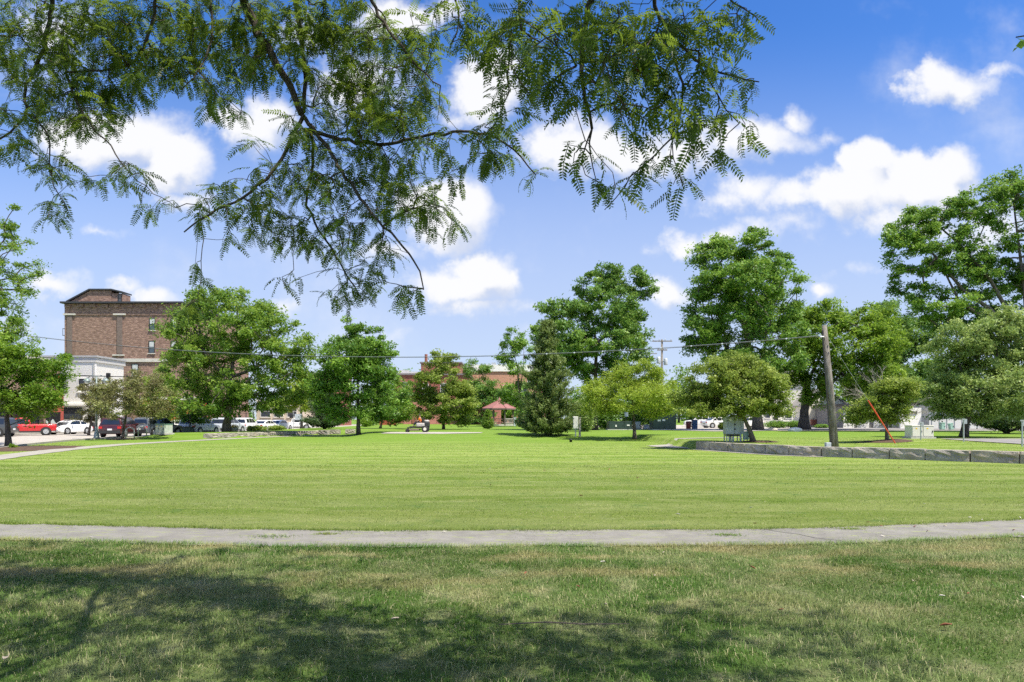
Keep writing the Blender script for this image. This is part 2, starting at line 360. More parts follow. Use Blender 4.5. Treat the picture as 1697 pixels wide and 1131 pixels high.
def pave_mat(name, a, b, scale=3.0, green=0.0, rough=0.9):
    t = NT(name); pos = t.pos(); n = t.noise(scale, 6, 0.65, pos); f = t.noise(scale * 22, 4, 0.75, pos); s = t.noise(0.35, 4, 0.6, pos)
    c = t.mix(t.step(n, 0.3, 0.7), a, b); c = t.mix(t.math('MULTIPLY', t.step(f, 0.52, 0.7), 0.35), c, tuple(q * 0.55 for q in a))
    c = t.mix(t.math('MULTIPLY', t.step(s, 0.45, 0.7), 0.3), c, tuple(q * 0.7 for q in a))
    if green:
        g = t.noise(5.0, 6, 0.8, t.map(pos, (0.5, 1.6, 1))); c = t.mix(t.math('MULTIPLY', t.step(g, 0.52, 0.66), green), c, (0.26, 0.30, 0.10))
    return t.bsdf(c, rough, 0, t.bump(t.math('ADD', f, n), 0.35, 0.01), 0.25)
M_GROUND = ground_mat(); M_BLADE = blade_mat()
M_PATH = pave_mat('path_asphalt', (0.180, 0.172, 0.156), (0.245, 0.236, 0.212), 2.5, 0.75)
M_CONC = pave_mat('concrete_pale', (0.36, 0.335, 0.30), (0.44, 0.41, 0.365), 1.2)
M_WALK = pave_mat('concrete_walk', (0.30, 0.285, 0.25), (0.37, 0.35, 0.305), 1.8, 0.15)
M_ROAD = pave_mat('road_asphalt', (0.20, 0.195, 0.19), (0.27, 0.26, 0.25), 1.5)
def stone_mat():
    t = NT('limestone_block'); o = t.pos(); n = t.noise(2.2, 7, 0.7, o); f = t.noise(14, 6, 0.75, o); k = t.noise(0.9, 4, 0.6, o)
    c = t.mix(t.step(n, 0.32, 0.68), (0.26, 0.235, 0.21), (0.48, 0.44, 0.39)); c = t.mix(t.math('MULTIPLY', t.step(f, 0.5, 0.7), 0.5), c, (0.13, 0.12, 0.115))
    c = t.mix(t.math('MULTIPLY', t.step(k, 0.5, 0.66), 0.45), c, (0.42, 0.34, 0.25))
    return t.bsdf(c, 0.95, 0, t.bump(t.math('ADD', t.math('MULTIPLY', n, 2.0), f), 0.9, 0.06), 0.2)
M_STONE = stone_mat()
M_MULCH = pave_mat('bark_mulch', (0.07, 0.045, 0.033), (0.13, 0.085, 0.06), 9.0)
M_BARK = bark_mat('bark_grey_brown', (0.075, 0.06, 0.048), (0.17, 0.145, 0.12))
M_BARK2 = bark_mat('bark_dark', (0.045, 0.036, 0.03), (0.11, 0.09, 0.075))
M_TWIG = bark_mat('bark_twig', (0.055, 0.043, 0.034), (0.12, 0.10, 0.08), 30.0)
M_DEAD = bark_mat('bark_dead', (0.30, 0.27, 0.24), (0.46, 0.42, 0.38), 20.0)
LEAF = {
 'bright': leaf_mat('leaf_bright', (0.084, 0.180, 0.019), (0.159, 0.300, 0.029), (0.317, 0.464, 0.051)),
 'maple':  leaf_mat('leaf_maple', (0.084, 0.183, 0.025), (0.156, 0.288, 0.037), (0.334, 0.460, 0.079)),
 'dark':   leaf_mat('leaf_dark', (0.068, 0.170, 0.026), (0.140, 0.284, 0.040), (0.310, 0.483, 0.070), 0.36),
 'deep':   leaf_mat('leaf_deep', (0.064, 0.157, 0.030), (0.121, 0.251, 0.045), (0.286, 0.439, 0.078), 0.34),
 'yellow': leaf_mat('leaf_yellow', (0.139, 0.227, 0.019), (0.280, 0.386, 0.038), (0.466, 0.567, 0.086), 0.45),
 'olive':  leaf_mat('leaf_olive', (0.121, 0.182, 0.028), (0.233, 0.325, 0.051), (0.447, 0.516, 0.129), 0.40),
 'purple': leaf_mat('leaf_purple', (0.097, 0.083, 0.043), (0.187, 0.187, 0.065), (0.355, 0.392, 0.157), 0.34),
 'grey':   leaf_mat('leaf_greygreen', (0.122, 0.210, 0.050), (0.230, 0.334, 0.088), (0.484, 0.568, 0.202), 0.38),
 'conifer':leaf_mat('leaf_conifer', (0.079, 0.132, 0.032), (0.152, 0.218, 0.060), (0.273, 0.345, 0.120), 0.35),
 'spruce': leaf_mat('leaf_spruce', (0.030, 0.067, 0.025), (0.054, 0.105, 0.039), (0.105, 0.168, 0.063), 0.2),
 'locust': leaf_mat('leaf_locust', (0.027, 0.070, 0.008), (0.058, 0.123, 0.013), (0.120, 0.209, 0.022), 0.55),
}
# ------------------------------------------------------------------ ground, paths, street
def axis(spans):
    a = []
    for (s, e, d) in spans: a += list(np.arange(s, e, d))
    return np.array(a + [spans[-1][1]])
def make_ground():
    xs = axis([(-3000, -400, 260), (-400, -120, 20), (-120, -36, 2.0), (-36, 8, 0.8), (8, 28, 0.25), (28, 80, 1.5), (80, 400, 20), (400, 3000, 260)])
    ys = axis([(-400, -20, 30), (-20, 17, 1.0), (17, 38, 0.25), (38, 80, 0.8), (80, 160, 2.0), (160, 400, 12), (400, 3400, 250)])
    X, Y = np.meshgrid(xs, ys); Z = gz(X, Y); V = np.stack([X, Y, Z], -1).reshape(-1, 3)
    nx, ny = len(xs), len(ys); i = np.arange(ny - 1)[:, None] * nx + np.arange(nx - 1)[None, :]
    Fc = np.stack([i, i + 1, i + nx + 1, i + nx], -1).reshape(-1, 4)
    return structure(link('ground', np_mesh('ground', V, Fc, M_GROUND, smooth=True)))
make_ground()

def resample(pts, d):
    pts = np.array(pts, float); seg = np.linalg.norm(np.diff(pts, axis=0), axis=1); s = np.r_[0, np.cumsum(seg)]
    n = max(2, int(s[-1] / d) + 1); t = np.linspace(0, s[-1], n)
    return np.stack([np.interp(t, s, pts[:, k]) for k in range(pts.shape[1])], -1)
def smooth_line(pts, d, it=3):
    p = resample(pts, d)
    for _ in range(it): p[1:-1] = 0.25 * p[:-2] + 0.5 * p[1:-1] + 0.25 * p[2:]
    return p
rng = np.random.default_rng(7)
def strip(name, pts, width, mat, dz=0.02, step=0.4, nc=5, jitter=0.0, th=0.0):
    p = smooth_line(pts, step); t = np.gradient(p, axis=0); t /= np.linalg.norm(t, axis=1)[:, None]; nrm = np.stack([-t[:, 1], t[:, 0]], -1)
    V = []; w = np.full(len(p), width / 2)
    ja = rng.normal(0, jitter, len(p)); jb = rng.normal(0, jitter, len(p))
    for k in range(nc):
        f = -1 + 2 * k / (nc - 1); j = ja if f < 0 else jb
        q = p + nrm * (f * (w + j * abs(f)))[:, None]
        V.append(np.c_[q, gz(q[:, 0], q[:, 1]) + dz])
    V = np.stack(V, 1).reshape(-1, 3); n = len(p); i = np.arange(n - 1)[:, None] * nc + np.arange(nc - 1)[None, :]
    Fc = np.stack([i, i + 1, i + nc + 1, i + nc], -1).reshape(-1, 4)
    return structure(link(name, np_mesh(name, V, Fc, mat)))
def patch(name, poly, mat, dz=0.02, cell=1.0):
    """a sheet laid on the terrain inside a polygon"""
    bm = bmesh.new(); bm.faces.new([bm.verts.new((x, y, 0)) for x, y in poly]); 
    xs = [p[0] for p in poly]; ys = [p[1] for p in poly]
    for ax, lo, hi in ((0, min(xs), max(xs)), (1, min(ys), max(ys))):
        c = max(cell, (hi - lo) / 90)
        for q in np.arange(lo + c, hi, c):
            no = Vector((1, 0, 0)) if ax == 0 else Vector((0, 1, 0)); co = Vector((q, 0, 0)) if ax == 0 else Vector((0, q, 0))
            bmesh.ops.bisect_plane(bm, geom=bm.verts[:] + bm.edges[:] + bm.faces[:], plane_co=co, plane_no=no)
    for v in bm.verts: v.co.z = gzf(v.co.x, v.co.y) + dz
    bmesh.ops.recalc_face_normals(bm, faces=bm.faces)
    me = bpy.data.meshes.new(name); bm.to_mesh(me); bm.free(); me.materials.append(mat)
    return structure(link(name, me))
# the footpath across the foreground: a shallow bow, about 1.3 m wide
def path_c(x):
    x = np.asarray(x, float); return 9.10 + np.where(x < 0, 0.0108, 0.0158) * x ** 2 + 0.05 * np.sin(x * 0.9 + 1.0)
PATH_HW = 0.62
footpath = strip('footpath', [(x, float(path_c(x))) for x in np.linspace(-17, 17, 60)], PATH_HW * 2, M_PATH, 0.012, 0.18, 7, 0.035)
cr = MB(); cp = [(3.62, path_c(3.62) + 0.6), (3.75, path_c(3.75) + .35), (3.95, path_c(3.95) + .1), (4.05, path_c(4.05) - .2), (4.28, path_c(4.28) - .42), (4.35, path_c(4.35) - .61)]
for a, b in zip(cp[:-1], cp[1:]):
    a = Vector((a[0], float(a[1]), 0.0155)); b = Vector((b[0], float(b[1]), 0.0155)); n = (b - a).cross(Vector((0, 0, 1))).normalized() * 0.007
    cr.add([a - n, a + n, b + n, b - n], [(0, 1, 2, 3)])
cr.build('crack', plain('crack_dark', (0.05, 0.048, 0.045), 0.95), footpath)

street_poly = [(-60, 26)] + CURB[0:] + [(-56, 210)]
patch('street', street_poly, M_CONC, 0.012, 2.5)
side_walk_left = MB().box((-52.8, 132, 0.07), (6.4, 156, 0.14)).build('sidewalk', M_WALK); structure(side_walk_left)
ck = MB(); cl = smooth_line(CURB, 0.8)
for i in range(len(cl) - 1):
    a, b = cl[i], cl[i + 1]; d = b - a; L_ = np.linalg.norm(d); c = (a + b) / 2
    ck.box((c[0] + 0.075, c[1], 0.05), (L_ + 0.01, 0.15, 0.13), math.atan2(d[1], d[0]))
structure(ck.build('kerb', M_WALK))
# line marks between the parking bays
M_WHITE_LINE = plain('road_paint', (0.72, 0.72, 0.70), 0.8)
for k in range(12):
    y = 56.5 + 3.9 * k; x = float(np.interp(y, [p[1] for p in CURB], [p[0] for p in CURB]))
    structure(MB().box((x - 2.6, y - 1.9, 0.022), (5.6, 0.11, 0.008), math.radians(48)).build('parking_line', M_WHITE_LINE))
strip('park_walk', [(-15.5, 12), (-18.5, 20), (-21.7, 29.3), (-23.6, 36), (-24.6, 43), (-24.0, 49), (-22.9, 55), (-21.4, 62), (-19.2, 66.5)], 1.5, M_WALK, 0.016, 0.5, 4, 0.03)
patch('concrete_pad', [(-11.5, 59.5), (-6.0, 59.0), (-2.8, 60.2), (-2.6, 61.5), (-6.5, 62.4), (-11.2, 62.2)], M_CONC, 0.03, 0.7)
# right side: walk round the wall end, lot, drive and road
strip('side_walk', [(8.3, 40.3), (9.6, 42.0), (12.6, 44.2), (16.0, 45.5)], 0.9, M_WALK, 0.02, 0.4, 3)
patch('walk_landing', [(8.0, 40.0), (8.4, 38.6), (9.55, 36.6), (9.75, 38.2), (9.6, 40.6), (8.9, 41.2)], M_WALK, 0.024, 0.5)
strip('wall_footing', [(9.35, 36.3), (10.55, 32.75), (11.55, 30.2), (13.1, 28.7)], 0.34, M_WALK, 0.014, 0.3, 3)
patch('parking_lot', [(17, 73), (19.5, 66.5), (22.4, 66), (26, 70), (60, 70), (60, 76.0), (50, 88), (46, 118), (12, 118), (13.5, 82)], M_CONC, 0.03, 2.0)
patch('garage_apron', [(33, 75), (60, 75), (60, 92), (36, 92)], M_ROAD, 0.055, 3.0)
patch('side_road', [(26.7, 42.3), (23.9, 31.5), (25.2, 27), (62, 27), (62, 42.6)], M_ROAD, 0.03, 1.2)
strip('road_edge', [(26.6, 42.2), (23.8, 31.5), (25.1, 27.0)], 0.22, M_CONC, 0.037, 0.5, 3)

def mulch(name, c, rx, ry):
    pts = []
    for k in range(28):
        a = 2 * math.pi * k / 28; r = 1 + 0.12 * math.sin(3 * a + c[0]) + 0.06 * math.sin(7 * a); pts.append((c[0] + rx * r * math.cos(a), c[1] + ry * r * math.sin(a)))
    V = [(c[0], c[1], gzf(*c) + 0.10)]
    for f, h in ((0.45, 0.09), (0.8, 0.05), (1.0, 0.012)):
        V += [(c[0] + (x - c[0]) * f, c[1] + (y - c[1]) * f, gzf(x, y) + h) for x, y in pts]
    fs = [(0, 1 + k, 1 + (k + 1) % 28) for k in range(28)]
    for r in range(2):
        fs += [(1 + r * 28 + k, 1 + (r + 1) * 28 + k, 1 + (r + 1) * 28 + (k + 1) % 28, 1 + r * 28 + (k + 1) % 28) for k in range(28)]
    o = MB().add(V, fs).build(name, M_MULCH, smooth=True); structure(o); return o
mulch('mulch_bed', (-27.2, 36.8), 3.4, 3.6); mulch('mulch_bed', (XX(1470, 34), 34), 1.3, 1.1); mulch('mulch_bed', (13.2, 36.4), 1.0, .8); mulch('mulch_bed', (XX(205, 53.5), 53.5), 1.3, 1.0)

# ------------------------------------------------------------------ stone walls, block by block
def stone_mesh(L_, D_, H_, seed):
    r = random.Random(seed); bm = bmesh.new(); bmesh.ops.create_cube(bm, size=1.0)
    bmesh.ops.subdivide_edges(bm, edges=bm.edges[:], cuts=4, use_grid_fill=True)
    for v in bm.verts:
        x, y, z = v.co; e = sum(abs(q) > 0.49 for q in (x, y, z)); s = 1.0 - (0.035 if e == 3 else 0.015 if e == 2 else 0)
        v.co = Vector((x * L_ * s + r.uniform(-.012, .012), y * D_ * s + (r.uniform(-.045, .03) if abs(y) > .49 and e == 1 else r.uniform(-.015, .015)), z * H_ * s + (r.uniform(-.018, .018) if z < 0.45 else r.uniform(-.006, .006))))
    me = bpy.data.meshes.new('stone_block'); bm.to_mesh(me); bm.free(); me.materials.append(M_STONE); return me
STONE_H = 0.43
def stone_wall(name, label, line, lengths, seed, n, zbase=0.0, H=STONE_H):
    c0 = line[0]; w = thing(name, label, 'wall', (c0[0], c0[1], 0)); p = np.array(line, float); seg = np.linalg.norm(np.diff(p, axis=0), axis=1); cs = np.r_[0, np.cumsum(seg)]
    r = random.Random(seed); s = 0.0; k = 0
    while s < cs[-1] - 0.3 and k < n:
        L_ = lengths * r.uniform(0.85, 1.18); e = min(s + L_, cs[-1])
        a = np.array([np.interp(s, cs, p[:, 0]), np.interp(s, cs, p[:, 1])]); b = np.array([np.interp(e, cs, p[:, 0]), np.interp(e, cs, p[:, 1])])
        d = b - a; m = (a + b) / 2; nrm = np.array([-d[1], d[0]]) / np.linalg.norm(d); nrm = nrm if nrm[1] > 0 else -nrm
        hh = H * r.uniform(0.97, 1.03)
        o = link('stone_block', stone_mesh(np.linalg.norm(d) - 0.022, 0.5, hh + 0.1, seed * 100 + k), w)
        o.location = (m[0] + nrm[0] * 0.25 - c0[0] + r.uniform(-.015, .015), m[1] + nrm[1] * 0.25 - c0[1], zbase + (hh - 0.1) / 2); o.rotation_euler.z = math.atan2(d[1], d[0]) + r.uniform(-.012, .012)
        s = e; k += 1
    return w
stone_wall('stone_wall', 'low grey wall of big limestone blocks in front of the utility pole', RW, 1.28, 3, 60)
stone_wall('stone_wall', 'low pale wall of limestone blocks round the big maple at left', LW[:3] + [(-19.0, 70.1)], 1.55, 5, 60)
for i, (px, Y, l) in enumerate([(537, 69.0, 'left of the three loose limestone blocks in a row beyond the low wall'), (555.5, 70.0, 'middle of the three loose limestone blocks in a row beyond the low wall'), (580.5, 69.5, 'loose limestone block right beside the trunk of the dark oak')]):
    g = G(px, Y); o = link('limestone_block', stone_mesh(1.0, 0.55, 0.5, 700 + i)); o.location = (g.x, g.y, g.z + 0.22); tag(o, l, 'stone block', 'loose limestone blocks'); o.rotation_euler.z = 0.2 * i - .2

# ------------------------------------------------------------------ grass
def blades(n, x0, x1, y0, y1, hmin, hmax, wid, seg3, accept=None, seed=1):
    r = np.random.default_rng(seed)
    y = np.sqrt(r.uniform(y0 ** 2, y1 ** 2, n)); half = 0.752 * y + 2.7; x = r.uniform(-1, 1, n) * half
    ok = np.ones(n, bool)
    d = y - path_c(x); eat = 0.5 + 0.5 * np.sin(x * 2.3 + 1.9 * np.sin(x * 5.1)) * np.sin(x * 0.83 + 2); ok &= (np.abs(d) > PATH_HW - r.uniform(-0.03, 0.03, n) - 0.11 * eat * r.random(n))
    yr = np.interp(x, [p[0] for p in RW], [p[1] for p in RW]); ok &= ~((x > 9.2) & (np.abs(y - yr - 0.25) < 0.45))
    ok &= ~(((x + 27.2) / 3.3) ** 2 + ((y - 36.8) / 3.5) ** 2 < 1)
    cu = np.interp(y, [p[1] for p in CURB], [p[0] for p in CURB]); ok &= (x > cu + 0.25)
    pw = np.interp(y, [12, 20, 29.3, 36, 43, 49, 55], [-15.5, -18.5, -21.7, -23.6, -24.6, -24.0, -22.9]); ok &= ~((np.abs(x - pw) < 0.8) & (y > 12))
    ok &= ~((x > np.interp(y, [27, 31.5, 42.3], [25.2, 23.9, 26.7]) - 0.1) & (y > 27) & (y < 42.6))
    x, y = x[ok], y[ok]; n = len(x); z = gz(x, y)
    dirn = 1.4 * np.sin(x * 1.3 + 1.1 * np.sin(y * 2.3)) + 1.2 * np.cos(y * 3.1 + np.sin(x * 2.7))
    a = dirn + r.normal(0, 1.3, n); lean = r.uniform(0.15, 1.5, n)
    tuft = 0.5 + 0.5 * np.sin(x * 3.7 + 2.0 * np.sin(y * 2.9 + x)) * np.sin(y * 4.3 + 1.7 * np.sin(x * 2.2))
    h = r.uniform(hmin, hmax, n) * (0.6 + 0.75 * tuft * r.uniform(0.5, 1.2, n))
    w = wid * r.uniform(0.7, 1.3, n) / 2
    dx, dy = np.cos(a), np.sin(a); px_, py_ = -dy, dx
    b = np.stack([x, y, z - 0.004], -1); side = np.stack([px_ * w, py_ * w, 0 * w], -1)
    mid = b + np.stack([dx * lean * h * 0.38, dy * lean * h * 0.38, h * 0.62], -1)
    tip = b + np.stack([dx * lean * h * 1.15, dy * lean * h * 1.15, h * np.maximum(0.22, 1.0 - 0.45 * lean)], -1)
    tint = r.beta(2.0, 2.0, n) * 0.83; tint[r.random(n) < 0.13] = 0.97
    if seg3:
        V = np.stack([b - side, b + side, mid + side * .75, mid - side * .75, tip], 1); i = np.arange(n)[:, None] * 5
        T = np.concatenate([i + np.array([[0, 1, 2]]), i + np.array([[0, 2, 3]]), i + np.array([[3, 2, 4]])], 0); k = 5
    else:
        V = np.stack([b - side, b + side, tip], 1); T = np.arange(n)[:, None] * 3 + np.array([[0, 1, 2]]); k = 3
    return V.reshape(-1, 3), T, np.repeat(tint, k)
parts = []
for args in [(228000, 0, 0, 3.6, 9.1, 0.03, 0.062, 0.0050, True, None, 1), (30000, 0, 0, 3.6, 9.0, 0.06, 0.095, 0.0042, True, None, 2),
             (200000, 0, 0, 9.1, 24, 0.022, 0.048, 0.0095, False, None, 3), (110000, 0, 0, 22, 46, 0.025, 0.05, 0.02, False, None, 4)]:
    parts.append(blades(*args))
def edge_blades(n, seed):                          # longer blades and clippings creeping over both path edges
    r = np.random.default_rng(seed); x = r.uniform(-11, 11, n); sg = np.where(r.random(n) < .5, -1, 1); clip = r.random(n) < .35
    off = PATH_HW + r.normal(.02, .035, n) - .10 * (0.5 + 0.5 * np.sin(x * 2.3 + 1.9 * np.sin(x * 5.1))) * r.random(n)
    offc = PATH_HW * np.clip(1 - np.abs(r.normal(0, .45, n)), -1, 1); off = np.where(clip, offc, off); ok = ~clip | (np.sin(x * 1.7 + 2 * np.sin(x * .6)) > -.1)
    x, sg, off, clip = x[ok], sg[ok], off[ok], clip[ok]; n = len(x); y = path_c(x) + sg * off
    a = np.where(clip, r.uniform(0, 6.28, n), -sg * 1.57 + r.normal(0, .9, n)); h = np.where(clip, .0035, r.uniform(.025, .06, n)); ln = np.where(clip, r.uniform(.015, .04, n), h * r.uniform(.5, 1.4, n)); w = .0028
    b = np.stack([x, y, np.full(n, .013)], -1); sd = np.stack([-np.sin(a) * w, np.cos(a) * w, 0 * a], -1); tp = b + np.stack([np.cos(a) * ln, np.sin(a) * ln, h], -1)
    return np.stack([b - sd, b + sd, tp], 1).reshape(-1, 3), np.arange(n)[:, None] * 3 + np.array([[0, 1, 2]]), np.repeat(r.uniform(.2, .85, n), 3)
parts.append(edge_blades(26000, 77))
off = 0; Vs, Ts, Cs = [], [], []
for V, T, c in parts: Vs.append(V); Ts.append(T + off); Cs.append(c); off += len(V)
grass = link('grass', np_mesh('grass', np.concatenate(Vs), np.concatenate(Ts), M_BLADE, np.concatenate(Cs)))
tag(grass, 'short mown grass of the park lawn with dry straw patches', 'grass', kind='stuff')
# grass clumps growing through the footpath
for i, (x, dy, s, l) in enumerate([(-3.25, 0.05, .17, 'flat tuft of grass growing on the left half of the footpath'), (-2.55, .3, .09, 'tiny weed tuft on the footpath edge left of centre'), (2.95, .12, .12, 'flat tuft of grass on the footpath left of the crack'), (4.9, .42, .1, 'tiny weed tuft on the footpath right of the crack')]):
    r = np.random.default_rng(40 + i); n = 220; x0 = x + r.normal(0, s, n); y0 = float(path_c(x)) + dy + r.normal(0, s * .45, n)
    a = r.uniform(0, 6.28, n); h = r.uniform(.015, .045, n); w = 0.004
    b = np.stack([x0, y0, np.full(n, .012)], -1); sd = np.stack([-np.sin(a) * w, np.cos(a) * w, 0 * a], -1); tp = b + np.stack([np.cos(a) * h * 1.2, np.sin(a) * h * 1.2, h * .7], -1)
    o = link('grass_tuft', np_mesh('grass_tuft', np.stack([b - sd, b + sd, tp], 1), np.arange(n)[:, None] * 3 + np.array([[0, 1, 2]]), M_BLADE, np.repeat(r.uniform(.1, .7, n), 3)))
    tag(o, l, 'grass tuft', 'weed tufts on the footpath', 'stuff')

# ------------------------------------------------------------------ buildings
M_BRICK = brick_mat('brick_brown', (0.155, 0.086, 0.063), (0.220, 0.132, 0.100), (0.215, 0.175, 0.148), 0.42, 0.15, 0.8)
M_BRICK_RED = brick_mat('brick_red', (0.24, 0.070, 0.048), (0.30, 0.100, 0.070), (0.25, 0.15, 0.12), 0.3, 0.1, 0.3)
M_PINK = plain('pink_painted_brick', (0.50, 0.20, 0.175), 0.85, 0, 0.12, 1.2)
M_ORANGE = plain('orange_stucco', (0.66, 0.27, 0.07), 0.85, 0, 0.08, 1.5)
M_TRIM = plain('trim_white', (0.80, 0.785, 0.75), 0.6, 0, 0.06, 2.0)
M_STONEBAND = plain('stone_band', (0.55, 0.52, 0.47), 0.85, 0, 0.1, 2.0)
M_ROOFDARK = plain('roof_metal_dark', (0.045, 0.045, 0.05), 0.5, 0.2)
M_FRAME = plain('frame_black', (0.022, 0.022, 0.024), 0.45)
M_GLASS = glass_mat('window_glass', (0.05, 0.06, 0.075)); M_BLIND = plain('window_blind', (0.50, 0.52, 0.52), 0.7)
M_STEEL = plain('galvanised_steel', (0.45, 0.47, 0.48), 0.45, 0.6, 0.1, 8.0)
M_BLACK = plain('black_paint', (0.02, 0.02, 0.021), 0.45)
def siding_mat():
    t = NT('white_siding'); o = t.obj(); sp = t.n('ShaderNodeSeparateXYZ'); t.l(o, sp.inputs[0])
    fr = t.math('FRACT', t.math('MULTIPLY', sp.outputs[2], 4.6)); ed = t.step(fr, 0.0, 0.16)
    n = t.noise(1.5, 4, 0.6, o); c = t.mix(n, (0.74, 0.72, 0.68), (0.82, 0.80, 0.755)); c = t.mix(t.math('SUBTRACT', 1.0, ed), c, (0.42, 0.41, 0.40))
    return t.bsdf(c, 0.55, 0, t.bump(fr, 0.6, 0.04))
M_SIDING = siding_mat()
def win(parent, x, z, w, h, y, frame=M_FRAME, pane=M_GLASS, sash=True, sill=M_STONEBAND, blind=0.0, face='y', recess=0.10):
    """window on a wall whose outside faces -y (face 'y') or +x (face 'x'); y is the wall plane"""
    f = MB(); t = 0.09
    def bx(mb, a, c, d, e, depth, dy=0.0):       # a,c along wall and up; d,e sizes
        if face == 'y': mb.box((a, y - dy, c), (d, depth, e))
        else: mb.box((y + dy, a, c), (depth, d, e))
    bx(f, x - w / 2 + t / 2, z, t, h, 0.16); bx(f, x + w / 2 - t / 2, z, t, h, 0.16); bx(f, x, z + h / 2 - t / 2, w - 2 * t, t, 0.16); bx(f, x, z - h / 2 + t / 2, w - 2 * t, t, 0.16)
    if sash: bx(f, x, z, w - 2 * t, 0.07, 0.14)
    o = f.build('window', frame, parent)
    g = MB(); bx(g, x, z, w - 2 * t, h - 2 * t, 0.05, 0.005); g.build('pane', pane, o)
    if blind:
        b = MB(); bx(b, x, z + h / 2 - t - blind * h / 2, w - 2.4 * t, blind * h, 0.02, 0.035); b.build('blind', M_BLIND, o)
    if sill:
        s = MB(); bx(s, x, z - h / 2 - 0.07, w + 0.24, 0.13, 0.3, 0.05); s.build('sill', sill, o)
    return o

# four storey brown brick building
def brick_block():
    Y0 = 111.0; x0, x1 = XX(107, Y0), XX(302, Y0); H = 20.4
    b = thing('brick_building', 'tall brown brick building with stepped rooftop stair house at left', 'building', (x0, Y0, 0)); W = x1 - x0
    MB().box((W / 2, 14, H / 2), (W, 28, H)).build('wall', M_BRICK, b)
    px = lambda p: XX(p, Y0) - x0; pz = lambda p: CAMH - (p - HY) / F * Y0
    cn = MB().box((W / 2, 13.8, H + 0.12), (W + 0.7, 29, 0.28)); cn.build('roof_edge', M_ROOFDARK, b)
    k = 0
    for i in range(10):                                    # corbel blocks under the roof edge
        MB().box((0.6 + i * 2.02, -0.12, H - 0.36), (0.95, 0.26, 0.55)).build('corbel', M_BRICK, b)
    MB().box((W / 2, -0.06, pz(521)), (W, 0.12, 0.34)).build('brick_course', M_BRICK, b)
    for p in (116, 199):                                   # darker pilaster strips with stone caps
        MB().box((px(p), -0.07, pz(555)), (0.85, 0.16, 6.2)).build('pilaster', brick_pil, b)
        MB().box((px(p), -0.10, pz(521.5)), (2.0, 0.34, 0.26)).build('pilaster_cap', M_STONEBAND, b)
    MB().box((px(197), -0.09, pz(589)), (1.9, 0.3, 0.2)).build('stone_sill', M_STONEBAND, b)
    MB().box((px(240), -0.09, pz(597.5)), (px(285) - px(196), 0.26, 0.55)).build('stone_band', M_STONEBAND, b)
    for p, q, w, h in [(252.5, 537.5, 0.98, 2.0), (251.5, 575.5, 0.98, 2.0), (224, 613, 1.1, 1.9), (288, 538, .98, 2.0), (288, 575, .98, 2.0)]:
        win(b, px(p), pz(q), w, h, 0.0, blind=random.Random(p).choice([.45, .5, .3]))
    MB().box((px(213), -0.2, pz(625)), (0.42, 0.3, 0.42)).build('wall_lamp', M_BLACK, b)
    # stair house on the roof: sloped left shoulder, flat top, door in the right return
    zt = pz(480.5); pr = [(px(109), H + 0.26), (px(146), zt), (px(181), zt), (px(181), H + 0.26)]
    st = MB().extr(pr, 0.6, 2.8).build('stair_house', M_BRICK, b)
    MB().box((px(191), 1.75, (H + .26 + zt - .5) / 2), (px(200) - px(182), 2.2, zt - H - 0.76)).build('stair_house_return', M_BRICK, b)
    rf = MB(); rf.extr([(px(107), H + 0.28), (px(145.6), zt + .02), (px(182), zt + .02), (px(201), zt - 0.42), (px(201), zt - .2), (px(182), zt + .24), (px(145), zt + .24), (px(107), H + .52)], 0.3, 3.1)
    rf.build('roof_cap', M_ROOFDARK, st)
    win(b, px(195), H + 1.0, 0.62, 1.25, .65, sill=None)
    # fire balcony on the left edge
    bl = MB(); bz = pz(555)
    bl.box((-0.45, 2.0, bz), (0.9, 2.4, 0.07))
    for x_, y_ in [(-.85, .85), (-.85, 1.6), (-.85, 2.4), (-.85, 3.15), (-.45, .85), (-.08, .85)]: bl.box((x_, y_, bz + .55), (0.05, 0.05, 1.1))
    bl.box((-.85, 2.0, bz + 1.1), (.05, 2.4, .06)); bl.box((-.45, .85, bz + 1.1), (.8, .05, .06)); bl.build('balcony', M_BLACK, b)
brick_pil = brick_mat('brick_pilaster', (0.135, 0.098, 0.085), (0.17, 0.125, 0.107), (0.2, 0.17, 0.155), 0.42, 0.15, 0.2)
brick_block()

